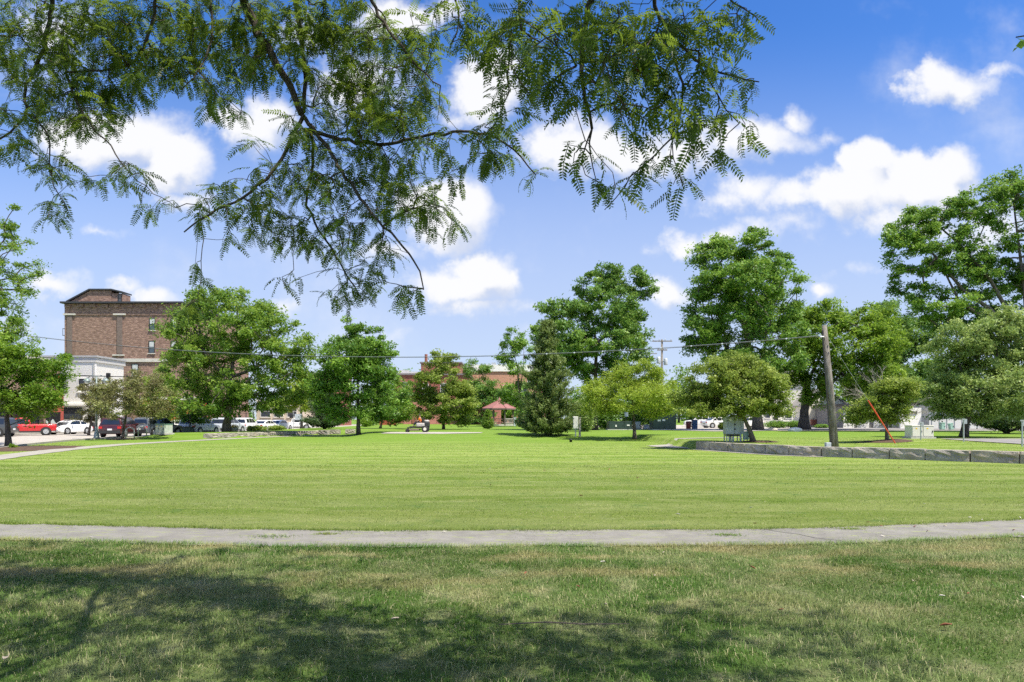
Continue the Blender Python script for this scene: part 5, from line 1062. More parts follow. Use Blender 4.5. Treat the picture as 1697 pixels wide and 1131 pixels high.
def vehicle(name, label, cat, kind, col, loc, heading, group=None, lower=None, scale=1.0, stripes=False, zoff=0.0):
    t = thing(name, label, cat, (loc[0], loc[1], gzf(loc[0], loc[1]) + .014 + zoff), heading, group); body = paint('car_paint_%s' % '_'.join(str(int(c * 1000)) for c in col), col)
    if kind == 'suv':
        L_, W, H, zb = 4.75, 1.92, 1.76, 1.08; wr = .37
        low = [(0, .42), (.0, .74), (.05, 1.0), (.09, zb), (3.35, zb), (3.65, 1.05), (4.45, .95), (4.66, .80), (4.74, .55), (4.68, .32), (4.4, .26), (.25, .28)]
        cab = [(.12, zb - .03), (.30, 1.60), (.42, 1.71), (.9, H), (2.35, H - .01), (2.62, H - .08), (3.52, zb - .03)]
        panes = [(.42, 1.16, 1.18, 1.60), (1.28, 1.16, 2.08, 1.64), (2.16, 1.16, 3.12, 1.60)]
    elif kind == 'sedan':
        L_, W, H, zb = 4.65, 1.82, 1.46, .95; wr = .33
        low = [(0, .42), (.0, .70), (.06, .92), (.7, .98), (3.3, .94), (3.6, .90), (4.35, .76), (4.58, .62), (4.65, .45), (4.58, .26), (4.3, .2), (.25, .22)]
        cab = [(.55, .94), (1.25, 1.34), (1.65, H), (2.35, H), (2.65, 1.40), (3.5, .90)]
        panes = [(.95, 1.0, 1.5, 1.28), (1.58, 1.0, 2.22, 1.37), (2.3, 1.0, 3.1, 1.33)]
    elif kind == 'beetle':
        L_, W, H, zb = 4.25, 1.81, 1.48, .92; wr = .34
        low = [(0, .42), (.02, .60), (.12, .80), (.35, .97), (.8, 1.02), (3.1, .98), (3.5, .93), (3.9, .80), (4.14, .62), (4.24, .42), (4.18, .26), (3.9, .2), (.25, .22)]
        cab = [(.35, .95), (.7, 1.20), (1.05, 1.38), (1.5, H), (2.0, H + .01), (2.45, 1.43), (2.75, 1.32), (3.3, .95)]
        panes = [(.85, 1.04, 1.52, 1.33), (1.62, 1.04, 2.85, 1.38)]
    else:
        L_, W, H, zb = 5.2, 1.86, 1.72, 1.06; wr = .38
        low = [(0, .48), (.0, .78), (.02, zb), (3.8, zb), (4.1, 1.04), (4.9, .97), (5.1, .85), (5.19, .6), (5.12, .4), (4.9, .33), (.2, .42)]
        cab = [(2.02, zb - .03), (2.12, 1.55), (2.28, H), (3.05, H), (3.25, H - .06), (3.95, zb - .03)]
        panes = [(2.25, 1.14, 2.42, 1.55), (2.5, 1.14, 3.42, 1.58)]
    ox = L_ / 2; low = [(x - ox, z) for x, z in low]; cab = [(x - ox, z) for x, z in cab]; hw = W / 2
    mb = MB(); side_loft(mb, low, hw); bo = mb.build('body', body, t, True, .02)
    sm = bo.data; 
    # cabin with tumblehome
    ch = hw - .06; kt = .26; yz = lambda z: ch - kt * max(0, z - zb)
    n = len(cab); vs = [(x, -yz(z), z) for x, z in cab] + [(x, -yz(z) + .10, z + (.012 if z > zb else 0)) for x, z in cab] + [(x, yz(z) - .10, z + (.012 if z > zb else 0)) for x, z in cab] + [(x, yz(z), z) for x, z in cab]
    fs = [tuple(range(n)), tuple(range(4 * n - 1, 3 * n - 1, -1))]
    for k in range(3): fs += [(k * n + i, (k + 1) * n + i, (k + 1) * n + (i + 1) % n, k * n + (i + 1) % n) for i in range(n)]
    MB().add(vs, fs).build('cabin', body, t, True, .012)
    # side panes follow the cabin outline
    def zlim(x):
        xs = [p[0] for p in cab]; zs = [p[1] for p in cab]; return float(np.interp(x, xs, zs)) - .085
    for sgn in (-1, 1):
        for (x0, z0, x1, z1) in panes:
            x0_, x1_ = x0 - ox, x1 - ox; pts = [(x0_, z0), (x1_, z0)] + [(x, min(z1 + .03, zlim(x))) for x in np.linspace(x1_, x0_, 7)]
            pts = [p for p in pts if p[1] >= z0 - .001]
            g = MB(); vo = [(x, sgn * (yz(z) + .010), z) for x, z in pts]; vi = [(x, sgn * (yz(z) - .03), z) for x, z in pts]; m = len(pts)
            g.add(vo + vi, [tuple(range(m)), tuple(range(2 * m - 1, m - 1, -1))] + [(i, (i + 1) % m, (i + 1) % m + m, i + m) for i in range(m)]); g.build('window', M_CGLASS, t)
    def slope(i, name):
        (xa, za), (xb, zb_) = cab[i], cab[i + 1]; a = .14; b = .93; xa2, za2 = xa + (xb - xa) * a, za + (zb_ - za) * a; xb2, zb2 = xa + (xb - xa) * b, za + (zb_ - za) * b
        nn = Vector((-(zb_ - za), 0, xb - xa)).normalized() * .014
        q = [(xa2, -yz(za2) + .12, za2), (xa2, yz(za2) - .12, za2), (xb2, yz(zb2) - .14, zb2), (xb2, -yz(zb2) + .14, zb2)]
        MB().add([tuple(Vector(v) + nn) for v in q] + [tuple(Vector(v) - nn) for v in q], [(0, 1, 2, 3), (7, 6, 5, 4), (0, 4, 5, 1), (1, 5, 6, 2), (2, 6, 7, 3), (3, 7, 4, 0)]).build(name, M_CGLASS, t)
    slope(len(cab) - 2, 'windshield'); slope(0, 'rear_window')
    if kind == 'beetle': slope(1, 'rear_window')
    # wheels with dark arches
    ty, rm, hub = wheel_mesh(wr, .22); tm, rme, hm = ty.mesh('tyre', M_TYRE, True), rm.mesh('rim', M_RIM), hub.mesh('hub', M_RIM)
    for wx in (.84, L_ - .92):
        for sgn in (-1, 1):
            ar = MB(); ar.tube([(wx - ox, sgn * (hw - .12), wr), (wx - ox, sgn * (hw + .006), wr)], wr + .075, 20); ar.build('wheel_arch', M_ARCH, t)
            w = link('wheel', None, t, (wx - ox, sgn * (hw - .085), wr)) if False else bpy.data.objects.new('wheel', tm); 
            COL.objects.link(w); w.parent = t; w.location = (wx - ox, sgn * (hw - .085), wr); w.rotation_euler.z = 0 if sgn > 0 else math.pi
            for nm, me in (('rim', rme), ('hub', hm)): o = bpy.data.objects.new(nm, me); COL.objects.link(o); o.parent = w
    dark = lower if lower else None
    if dark:
        for sgn in (-1, 1): MB().box((0, sgn * (hw + .003), .36), (L_ - 1.0, .03, .16)).build('side_sill', dark, t)
        MB().box((ox - .03, 0, .42), (.14, W - .24, .22)).build('bumper', dark, t); MB().box((-ox + .02, 0, .48), (.12, W - .2, .26)).build('bumper', dark, t)
    zl = low[1][1] + (.10 if kind in ('suv', 'pickup') else .06)
    for sgn in (-1, 1):
        MB().box((ox - (.20 if kind != 'beetle' else .3), sgn * (hw - .30), .74 if kind != 'suv' else .80), (.24, .36, .15)).build('headlight', M_HEAD, t, bevel=.03)
        MB().box((-ox + .02 + (.03 if kind == 'sedan' else 0), sgn * (hw - .19), zl), (.10, .30, .20 if kind != 'pickup' else .34)).build('taillight', M_TAIL, t, bevel=.02)
        MB().box((panes[-1][2] - ox - .05, sgn * (hw + .07), zb + .06), (.16, .18, .13)).build('mirror', body, t, bevel=.03)
        for (x0, z0, x1, z1) in panes[-2:]: MB().box((x0 - ox + .12, sgn * (hw + .012), zb - .12), (.16, .03, .035)).build('door_handle', M_PLASTIC if kind == 'suv' else M_RIM, t)
    MB().box((-ox - .012, 0, .68), (.02, .38, .16)).build('license_plate', M_PLATE, t)
    MB().box((ox - .02, 0, .56), (.06, W * .5, .12)).build('grille', M_PLASTIC, t)
    if kind == 'suv':
        for sgn in (-1, 1): MB().tube([(.75 - ox, sgn * .62, H + .01), (.85 - ox, sgn * .62, H + .05), (2.3 - ox, sgn * .62, H + .05), (2.4 - ox, sgn * .62, H + .01)], .018, 5).build('roof_rail', M_PLASTIC, t)
    if kind == 'pickup':
        MB().box((1.0 - ox, 0, zb + .004), (1.86, W - .28, .012)).build('truck_bed', M_ARCH, t)
        for sgn in (-1, 1): MB().box((1.0 - ox, sgn * (hw - .10), zb + .03), (1.95, .12, .06)).build('bed_rail', body, t)
        MB().box((.04 - ox, 0, zb + .03), (.1, W - .2, .06)).build('tailgate_rail', body, t); MB().box((-ox - .06, 0, .46), (.14, W - .1, .2)).build('bumper', M_RIM, t, bevel=.02)
    if stripes:
        for sy in (-.19, .19):
            pts = sorted([(x + .02, z + .03) for x, z in low if x > 3.0 - ox and z > .5])[:5]
            s = MB()
            for (xa, za), (xb, zb2) in zip(pts[:-1], pts[1:]): s.add([(xa, sy - .12, za), (xa, sy + .12, za), (xb, sy + .12, zb2), (xb, sy - .12, zb2)], [(0, 1, 2, 3)])
            s.build('bonnet_stripe', M_BLACK, t)
            s = MB(); ps = [p for p in cab if p[1] > 1.3]; ps = [(x, z + .022) for x, z in ps]
            for (xa, za), (xb, zb2) in zip(ps[:-1], ps[1:]): s.add([(xa, sy - .12, za), (xa, sy + .12, za), (xb, sy + .12, zb2), (xb, sy - .12, zb2)], [(0, 1, 2, 3)])
            s.build('roof_stripe', M_BLACK, t)
    return t
R_ = math.radians
gl = 'cars parked nose in along the street'
vehicle('parked_pickup', 'red pickup truck with black wheel arches parked at the left edge', 'pickup truck', 'pickup', (.50, .02, .025), (XX(40, 66.5), 66.5), R_(214), gl, M_PLASTIC)
vehicle('parked_car', 'rounded white car with two black bonnet stripes', 'car', 'beetle', (.80, .81, .82), (XX(116, 72), 72), R_(258), gl, None, 1, True)
vehicle('parked_suv', 'dark maroon SUV with black sides behind the bike racks', 'suv', 'suv', (.055, .012, .014), (XX(202, 61.5), 61.5), R_(97), gl, M_PLASTIC)
vehicle('parked_suv', 'dark grey blue SUV parked behind the green utility box', 'suv', 'suv', (.10, .115, .135), (XX(262, 64.5), 64.5), R_(76), gl, M_PLASTIC)
vehicle('parked_suv', 'silver SUV parked behind the dark litter bin', 'suv', 'suv', (.58, .60, .60), (XX(331, 70.0), 70.0), R_(84), gl, M_PLASTIC)
vehicle('parked_suv', 'pale silver SUV directly behind the big maple trunk', 'suv', 'suv', (.46, .50, .54), (XX(378, 77), 77), R_(84), gl, M_PLASTIC)
vehicle('parked_suv', 'white SUV with upright red tail lights right of the maple trunk', 'suv', 'suv', (.74, .75, .76), (XX(408, 86), 86), R_(90), gl, M_PLASTIC)
vehicle('parked_car', 'white sedan behind the pale perennial clumps', 'car', 'sedan', (.76, .76, .74), (XX(440, 93), 93), R_(80), gl)
vehicle('parked_car', 'second white sedan left of the white pickup', 'car', 'sedan', (.70, .71, .72), (XX(464, 101), 101), R_(80), gl)
vehicle('parked_pickup', 'white pickup truck left of the dark spruce', 'pickup truck', 'pickup', (.74, .74, .74), (XX(490, 104), 104), R_(10), gl, M_PLASTIC)
vehicle('parked_car', 'red car mostly hidden behind the grey blue SUV', 'car', 'sedan', (.42, .03, .04), (XX(228, 82), 82), R_(200), gl, None, zoff=.0)
vehicle('parked_car', 'white sedan across the street behind the grey SUV roof', 'car', 'sedan', (.74, .74, .73), (XX(290, 88), 88), R_(200), gl)
vehicle('parked_suv', 'dark SUV almost hidden by foliage at the far left', 'suv', 'suv', (.05, .055, .06), (XX(-18, 62), 61.5), R_(190), gl)
gr_ = 'cars in the parking lot at right'
vehicle('parked_car', 'white sedan glimpsed under the leaning tree in the lot', 'car', 'sedan', (.78, .78, .77), (XX(1192, 92), 92), R_(12), gr_)
vehicle('parked_suv', 'white van like SUV further back in the lot', 'suv', 'suv', (.74, .74, .74), (XX(1160, 102), 102), R_(170), gr_)
vehicle('parked_car', 'white sedan left of the thick trunk beside the porch house', 'car', 'sedan', (.74, .74, .72), (XX(1236, 96), 96), R_(190), gr_)

# ------------------------------------------------------------------ street furniture
def street_lamp():
    b = G(160, 54.5); t = thing('street_lamp', 'green grey street lamp with fluted base and two hanging lanterns', 'street lamp', b); m = plain('lamp_green_grey', (.20, .25, .25), .5, .3)
    MB().lathe([(.26, 0), (.26, .1), (.2, .16), (.17, .5), (.12, .62), (.10, .9), (.09, 1.0)], n=12).build('base', m, t, True)
    MB().tube([(0, 0, .95), (0, 0, 5.0)], [.075, .055], 10).build('pole', m, t, True)
    arm = MB(); arm.tube([(-.75, 0, 4.85), (-.4, 0, 5.1), (0, 0, 5.0), (.4, 0, 5.1), (.75, 0, 4.85)], .03, 6); arm.build('arm', m, t, True)
    for s in (-.75, .75):
        MB().lathe([(.04, .1), (.12, .05), (.30, -.12), (.31, -.16)], (s, 0, 4.8), 14).build('lamp_hood', m, t, True); MB().lathe([(.2, -.15), (.17, -.28), (.08, -.36), (.02, -.38)], (s, 0, 4.8), 12).build('lamp_globe', plain('lamp_glass', (.72, .74, .72), .15), t, True)
street_lamp()
def signal():
    b = G(205, 74); t = thing('traffic_signal', 'black traffic signal on a mast arm above the crabapple trees', 'traffic signal', Vector((-50.2, 74, 0.13)))
    x = XX(180, 74) + 50.2; z = P(180, 627, 74).z - .13
    MB().tube([(0, 0, 0), (0, 0, z + .6)], [.13, .09], 10).build('pole', M_BLACK, t); MB().tube([(0, 0, z + .35), (x + 1.8, 0, z + .15)], [.07, .04], 8).build('mast_arm', M_BLACK, t)
    h = MB().box((x, -.05, z), (.36, .28, 1.1)).build('signal_head', M_BLACK, t, bevel=.03)
    for k in range(3): MB().tube([(x, -.2, z + .34 - .34 * k), (x, -.3, z + .34 - .34 * k)], [.12, .13], 10).build('lens_hood', M_BLACK, h)
signal()
M_RACK = plain('rack_steel', (.55, .57, .58), .35, .5)
for i, (px, Y, l) in enumerate([(215.5, 55.5, 'left steel hoop bicycle rack in front of the maroon SUV'), (236, 56.5, 'right steel hoop bicycle rack at the front wheel of the maroon SUV')]):
    b = G(px, Y); t = thing('bike_rack', l, 'bike rack', b, R_(30), 'hoop bike racks'); w = .30
    pts = [(-w, 0, 0), (-w, 0, .6)] + [(-w * math.cos(a), 0, .6 + .26 * math.sin(a)) for a in np.linspace(.3, math.pi - .3, 7)] + [(w, 0, .6), (w, 0, 0)]
    MB().tube(pts, .042, 8).build('hoop', M_RACK, t, True)
    for s in (-w, w): MB().box((s, 0, .01), (.16, .16, .02)).build('foot_plate', M_RACK, t)
M_PAD = plain('concrete_pad_grey', (.45, .44, .41), .9); M_GREENBOX = plain('utility_green', (.10, .20, .15), .5, 0, .2, 3.0); M_GREYBOX = plain('utility_greygreen', (.42, .46, .41), .55, 0, .1, 3.0); M_LGREY = plain('utility_grey', (.47, .51, .54), .45, .1, .08, 3.0); M_BEIGE = plain('cabinet_beige', (.62, .60, .54), .5, 0, .05, 2.0); M_DKGREEN = plain('vault_green', (.030, .055, .045), .5, 0, .15, 2.0)
M_YEL = plain('warning_yellow', (.75, .5, .03), .5)
def cabinet(name, label, px, Y, wpx, hpx, dep, mat, rz=0, cat='utility box', lid=None, doors=2, sticker=True, side=None, pad=True, dz=0.0):
    b = G(px, Y, dz); s = Y / F; w, h = wpx * s, hpx * s; t = thing(name, label, cat, b, rz)
    if pad: MB().box((0, 0, .04), (w + .2, dep + .2, .12)).build('pad', M_PAD, t)
    MB().box((0, 0, .1 + h / 2), (w, dep, h)).build('housing', mat, t, bevel=.025)
    MB().box((0, -.01, .1 + h + .02), (w + .05, dep + .06, .07)).build('lid', lid or mat, t, bevel=.02)
    for k in range(doors):
        dw = w / doors; d = MB().box((-w / 2 + dw * (k + .5), -dep / 2 - .014, .1 + h * .5), (dw - .06, .03, h - .12)).build('door', side or mat, t, bevel=.008)
        MB().box((-w / 2 + dw * (k + .5) + dw * .36, -dep / 2 - .045, .1 + h * .5), (.04, .04, .12)).build('handle', M_FRAME, d)
        if sticker: MB().box((-w / 2 + dw * (k + .5) - dw * .1, -dep / 2 - .032, .1 + h * .78), (.11, .006, .08)).build('warning_label', M_YEL, d)
    return t
cabinet('utility_box', 'green and grey utility box in the grass beside the walk', 272, 56.5, 23, 14, .75, M_GREYBOX, R_(-28), lid=M_GREENBOX, side=M_GREYBOX)
vg = cabinet('transformer_vault', 'long low dark green vault left of the small honeylocust', 1026, 76, 38, 12, 1.6, M_DKGREEN, 0, 'vault', doors=3, sticker=False)
cabinet('transformer_vault', 'tall square dark green vault with pale labels', 1098, 75, 38, 26, 2.0, M_DKGREEN, 0, 'vault', doors=2, sticker=False)
for p, q in ((1089, 697), (1096, 696.5), (1107, 694)):
    pass
lb = [o for o in COL.objects if o.name.startswith('transformer_vault')]
for (px, py, w) in ((1089, 697, .34), (1096.5, 696.5, .3)):
    o = lb[-1]; q = P(px, py, 75) - o.location; MB().box((q.x, -1.06, q.z), (w, .03, .2)).build('label_plate', M_TRIM, o)
o = lb[0]; 
for (px, py, w, h) in ((1019, 706, .16, .22), (1039, 705, .3, .14)): q = P(px, py, 76) - o.location; MB().box((q.x, -.86, q.z), (w, .03, h)).build('label_plate', M_TRIM, o)
cabinet('air_conditioner', 'grey air conditioner unit between the green vaults', 1056, 78, 9, 11, .7, plain('ac_grey', (.5, .52, .52), .5), 0, 'air conditioner', doors=1, sticker=False)
cabinet('air_conditioner', 'low pale grey unit beside the tall square vault', 1073, 78, 11, 6, .7, plain('ac_pale', (.55, .57, .58), .5), 0, 'air conditioner', doors=1, sticker=False)
ms = thing('notice_sign', 'small white notice on a post behind the long vault', 'sign', G(1038, 77.5)); MB().box((0, 0, .9), (.07, .07, 1.8)).build('post', M_BLACK, ms); MB().box((0, -.05, 1.75), (.40, .03, .50)).build('panel', M_TRIM, ms); MB().box((0, -.05, 2.04), (.44, .04, .07)).build('cap', M_BLACK, ms)
cabinet('utility_cabinet', 'wide beige utility cabinet with yellow labels near the road posts', 1523, 43.5, 36, 18, .8, M_BEIGE, 0, 'utility cabinet')
for (px, w, h, l, Y) in ((1561.5, 7, 11, 'small mint green utility pedestal against the metal garage', 72), (1577, 6, 10, 'second leaning mint green utility pedestal beside the road tree', 72)):
    c = cabinet('utility_pedestal', l, px, Y, w, h, .35, plain('mint_green', (.30, .48, .40), .5), 0, 'utility box', doors=1, sticker=False, pad=False)
    if px > 1570: c.rotation_euler.y = -.2
c = cabinet('utility_pedestal', 'light green pedestal tucked behind the leaning trunk', 1236, 37.6, 8, 12, .3, plain('pale_green', (.42, .55, .44), .5), 0, 'utility box', doors=1, sticker=False, pad=False)
gp = thing('utility_pedestal', 'slim pale pedestal beside the gazebo', G(853.5, 110).x and 'utility box', G(853.5, 110)); MB().box((0, 0, .7), (.42, .35, 1.4)).build('housing', plain('pale_blue_grey', (.55, .62, .66), .5), gp, bevel=.03); MB().box((0, 0, 1.42), (.46, .4, .06)).build('cap', plain('pale_blue_grey', (.55, .62, .66), .5), gp)
# grey switch gear behind the wall corner
def switchgear():
    Y = 37.0; b = G(1216, Y); t = thing('switchgear', 'light grey electrical switchgear cluster on legs behind the wall corner', 'switchgear', b); s = Y / F
    h = .95
    MB().box((-.28, 0, .42 + h / 2), (.46, .5, h)).build('cabinet', M_LGREY, t, bevel=.02); MB().box((.14, .05, .42 + h / 2 + .05), (.34, .5, h + .1)).build('cabinet', M_LGREY, t, bevel=.02); MB().box((.42, .1, .42 + h / 2 - .04), (.2, .45, h - .1)).build('cabinet', M_LGREY, t, bevel=.02)
    MB().tube([(-.1, 0, .42 + h), (-.1, 0, .42 + h + .12)], [.2, .05], 8).build('cap', M_LGREY, t)
    for x in (-.44, -.12, .28, .48):
        for y in (-.2, .25): MB().box((x, y, .21), (.05, .05, .44)).build('leg', M_LGREY, t)
    MB().box((-.3, -.26, 1.05), (.26, .04, .5)).build('panel', plain('panel_grey', (.36, .40, .43), .4, .1), t); MB().tube([(-.3, -.26, 1.2), (-.3, -.36, 1.2)], .08, 12).build('meter', M_TRIM, t)
    for z in (.7, .95, 1.2): MB().box((-.02, -.27, z), (.05, .05, .08)).build('latch', M_FRAME, t)
    MB().box((-.1, -.1, .36), (.7, .3, .10)).build('cable_tray', M_FRAME, t)
    for x in (-.3, -.18, -.05): MB().tube([(x, -.1, .4), (x, -.14, .1), (x, -.12, 0)], .025, 6).build('conduit', M_STEEL, t)
    MB().tube([(.66, -.2, 0), (.66, -.2, 1.05)], .025, 6).build('guard_post', M_GREENBOX, t)
switchgear()
def meter_post():
    b = G(958, 55.8); t = thing('meter_post', 'white meter box on a post in front of the big conifer', 'meter', b)
    MB().box((-.22, -.02, 1.15), (.42, .28, 1.0)).build('meter_box', plain('meter_white', (.70, .70, .67), .5), t, bevel=.02); MB().box((-.22, -.17, 1.15), (.36, .03, .92)).build('door', plain('meter_white', (.7, .7, .67), .5), t)
    MB().box((-.20, 0, .33), (.10, .1, .66)).build('conduit', M_STEEL, t); MB().box((.14, 0, .8), (.16, .16, 1.6)).build('post', plain('wood_grey', (.42, .39, .35), .85, 0, .2, 8), t)
meter_post()
vb = G(946, 47.5); o = MB().lathe([(.10, 0), (.10, .14), (.13, .15), (.13, .20), (.06, .22)], n=10).build('ground_light', M_BLACK, None, True, loc=vb); tag(o, 'small black ground light standing in the open lawn', 'light')
def sign_post(px, Y, h, l, head=True):
    b = G(px, Y); t = thing('road_post', l, 'post', b, 0, 'galvanised posts along the road'); MB().tube([(0, 0, 0), (0, 0, h)], .035, 8).build('post', M_STEEL, t)
    if head: MB().box((.08, 0, h - .14), (.16, .05, .24)).build('bracket', M_STEEL, t); MB().box((-.03, -.03, h - .03), (.16, .05, .06)).build('cap', M_STEEL, t)
sign_post(1526, 38.7, 1.05, 'thin galvanised post in front of the beige cabinet'); sign_post(1597, 33.9, 1.15, 'galvanised post with bracket in front of the grey green tree trunk'); sign_post(1694, 29.2, 1.15, 'galvanised post at the very right edge')
bn = thing('litter_bin', 'dark litter bin leaning on a thin pole before the silver SUV', 'bin', G(312, 64.5)); MB().prism([(-.36, -.3), (.36, -.3), (.42, .3), (-.42, .3)], .05, .85).build('bin_body', plain('bin_green', (.03, .06, .05), .6), bn, bevel=.03); MB().tube([(.0, .34, 0), (0, .34, 2.9)], .03, 6).build('pole', M_BLACK, bn); MB().box((0, 0, .88), (.86, .7, .06)).build('rim', M_BLACK, bn)
tb = thing('trash_can', 'black trash can on the sidewalk behind the white striped car', 'bin', Vector((XX(156, 82), 82, .14))); MB().lathe([(.33, 0), (.36, .2), (.36, .95), (.30, 1.05), (.2, 1.12)], n=14).build('can', M_BLACK, tb, True); MB().lathe([(.38, 0), (.38, .06)], (0, 0, .93), 14).build('rim', M_BLACK, tb)
rl_ = thing('cafe_fence', 'black sidewalk railing in front of the white clapboard building', 'fence', Vector((XX(108, 80), 80, .14))); W = XX(150, 80) - XX(108, 80)
for k in range(5): MB().box((W * k / 4, 0, .6), (.06, .06, 1.2)).build('post', M_BLACK, rl_)
for z in (.2, .7, 1.15): MB().box((W / 2, 0, z), (W, .05, .05)).build('rail', M_BLACK, rl_)
bnr = thing('banner_stand', 'black banner board with pale wave on the sidewalk', 'banner', Vector((XX(88, 76), 76, .14))); MB().box((0, 0, 1.3), (1.6, .08, 1.9)).build('panel', M_BLACK, bnr); MB().add([(-.75, -.05, .5), (.75, -.05, .5), (.75, -.05, .9), (.35, -.05, 1.0), (0, -.05, 1.5), (-.3, -.05, 1.1), (-.75, -.05, 1.35)], [(0, 1, 2, 3, 4, 5, 6)]).build('printed_wave', plain('banner_pale', (.55, .62, .60), .6), bnr); MB().box((-.7, 0, .2), (.06, .06, .4)).build('leg', M_BLACK, bnr); MB().box((.7, 0, .2), (.06, .06, .4)).build('leg', M_BLACK, bnr)
pl_ = thing('flower_planter', 'pale round planter with yellow flowers at the maple foot', 'planter', G(388, 67.5)); MB().lathe([(.30, 0), (.40, .45), (.43, .5), (.36, .5), (.34, .44)], n=14).build('pot', M_STONEBAND, pl_, True)
rf = np.random.default_rng(8); c = rf.normal(0, 1, (260, 3)) * np.array([.17, .17, .1]) + np.array([0, 0, .62]); V = leaf_quads(c, rf, .10, .07, .5)
pf = link('flowers', np_mesh('flowers', V, np.arange(260 * 4).reshape(260, 4), plain('flower_yellow', (.75, .52, .05), .6)), pl_); pf['kind'] = 'stuff'
c = rf.normal(0, 1, (260, 3)) * np.array([.2, .2, .08]) + np.array([0, 0, .5]); V = leaf_quads(c, rf, .12, .06, .5); pf = link('foliage', np_mesh('foliage', V, np.arange(260 * 4).reshape(260, 4), LEAF['bright'], np.full(1040, .4)), pl_); pf['kind'] = 'stuff'
wsn = thing('street_sign', 'white rectangular sign on a pole beside the white pickup', 'sign', G(486, 95)); MB().tube([(0, 0, 0), (0, 0, 2.6)], .04, 6).build('pole', M_STEEL, wsn); MB().box((.7, -.05, 1.9), (.95, .04, .85)).build('panel', M_LGREY, wsn); MB().box((-.25, -.05, 2.0), (.5, .05, .5)).build('side_panel', M_BLACK, wsn)
bb = thing('recycling_bin', 'blue bin in the parking lot behind the spreading small trees', 'bin', G(1151, 82)); MB().prism([(-.3, -.3), (.3, -.3), (.3, .3), (-.3, .3)], 0, 1.05).build('bin_body', plain('bin_blue', (.03, .09, .20), .5), bb, bevel=.05); MB().box((0, 0, 1.09), (.66, .66, .08)).build('lid', plain('bin_blue', (.03, .09, .2), .5), bb)
rb2 = thing('trash_can', 'dark red bin left of the blue bin in the lot', 'bin', G(1141, 82)); MB().lathe([(.28, 0), (.32, .8), (.26, .95)], n=12).build('can', plain('bin_red', (.25, .05, .04), .5), rb2, True); MB().lathe([(.33, 0), (.33, .05)], (0, 0, .82), 12).build('rim', M_BLACK, rb2)
for i, (px, Y, s, l) in enumerate([(1281, 71, .55, 'tan boulder in the grass at the foot of the thick trunk'), (1318, 66, .7, 'white flat boulder in the grass left of the pole'), (1379, 52, .25, 'small white stone beside the pole'), (1465, 66, .45, 'dark landscape rock in front of the garages')]):
    b = G(px, Y); rr = random.Random(80 + i); bm = bmesh.new(); bmesh.ops.create_icosphere(bm, subdivisions=2, radius=1)
    for v in bm.verts: v.co = Vector((v.co.x * s * rr.uniform(.85, 1.1), v.co.y * s * .6 * rr.uniform(.85, 1.1), v.co.z * s * .42 * rr.uniform(.8, 1.1)))
    me = bpy.data.meshes.new('boulder'); bm.to_mesh(me); bm.free(); me.materials.append(M_STONE if i == 3 else plain('boulder_pale_%d' % i, (.55, .48, .40) if i == 0 else (.7, .69, .66), .9, 0, .15, 5, bump=.5)); o = link('boulder', me, None, (b.x, b.y, b.z + s * .2)); tag(o, l, 'boulder')

# ------------------------------------------------------------------ utility poles, wire, guy
M_POLE = bark_mat('weathered_pole', (.12, .105, .09), (.29, .265, .235), 14.0)
def pole_near():
    Y = 29.6; b = G(1384, Y); t = thing('utility_pole', 'weathered wooden utility pole leaning left behind the stone wall', 'utility pole', b); top = P(1366, 540, Y) - b
    MB().tube([(0, 0, -.1), tuple(top * .5 + Vector((.02, 0, 0))), tuple(top)], [.160, .132, .102], 14).build('shaft', M_POLE, t, True)
    MB().tube([tuple(Vector((-.22, -.05, 0))), tuple(top * .35 + Vector((-.19, -.06, 0))), tuple(top * .96 + Vector((-.14, -.06, 0)))], .03, 6).build('conduit', M_BLACK, t)
    MB().box((-.34, -.05, .10), (.22, .2, .24)).build('ground_box', M_LGREY, t, bevel=.02)
    k = top * .905; MB().tube([tuple(k + Vector((-.12, -.12, 0))), tuple(k + Vector((-.3, -.16, 0)))], .035, 6).build('wire_clamp', M_STEEL, t)
    for z in (.80, .86): MB().tube([tuple(top * z + Vector((.1, -.15, 0))), tuple(top * z + Vector((.1, -.2, 0)))], .03, 6).build('bolt', M_STEEL, t)
    # guy wire with its bright guard
    g = thing('guy_wire', 'slanting guy wire with long orange red guard tube', 'guy wire', Vector((XX(1487, 29.9), 29.9, gzf(XX(1487, 29.9), 29.9)))); a = b + top * .95; e = g.location
    MB().tube([(0, 0, -.05), tuple((a - e))], .008, 5).build('wire', M_STEEL, g); d = (a - e); f0, f1 = .03, .405
    MB().tube([tuple(d * f0), tuple(d * f1)], .029, 10).build('guard_tube', plain('guard_orange', (.62, .07, .025), .5), g)
    # the cable across the park
    pts = []; A = a - Vector((.25, .05, .2)); Bp = P(-140, 528, 44)
    for k in range(81):
        f = k / 80; p = A.lerp(Bp, f); p.z -= 4 * 1.62 * f * (1 - f); pts.append(p)
    w = thing('overhead_cable', 'long sagging overhead cable running left from the leaning pole', 'cable', A); MB().tube([p - A for p in pts], .014, 6).build('cable', M_BLACK, w); MB().tube([p - A + Vector((0, 0, .035)) for p in pts], .008, 5).build('messenger_wire', M_STEEL, w)
    for k in range(2, 22, 2): p = pts[k // 2 + (k % 2)] - A if False else (pts[k] - A); MB().tube([tuple(p + Vector((-.03, 0, .0))), tuple(p + Vector((.03, 0, .03)))], .035, 6).build('lashing_clip', M_LGREY, w)
    f = thing('utility_pole', 'wooden utility pole holding the cable beyond the left edge', 'utility pole', Vector((Bp.x - .2, Bp.y, 0))); MB().tube([(0, 0, 0), (0, 0, Bp.z + .6)], [.2, .14], 12).build('shaft', M_POLE, f, True); MB().box((.16, 0, Bp.z), (.2, .1, .1)).build('wire_clamp', M_STEEL, f)
pole_near()
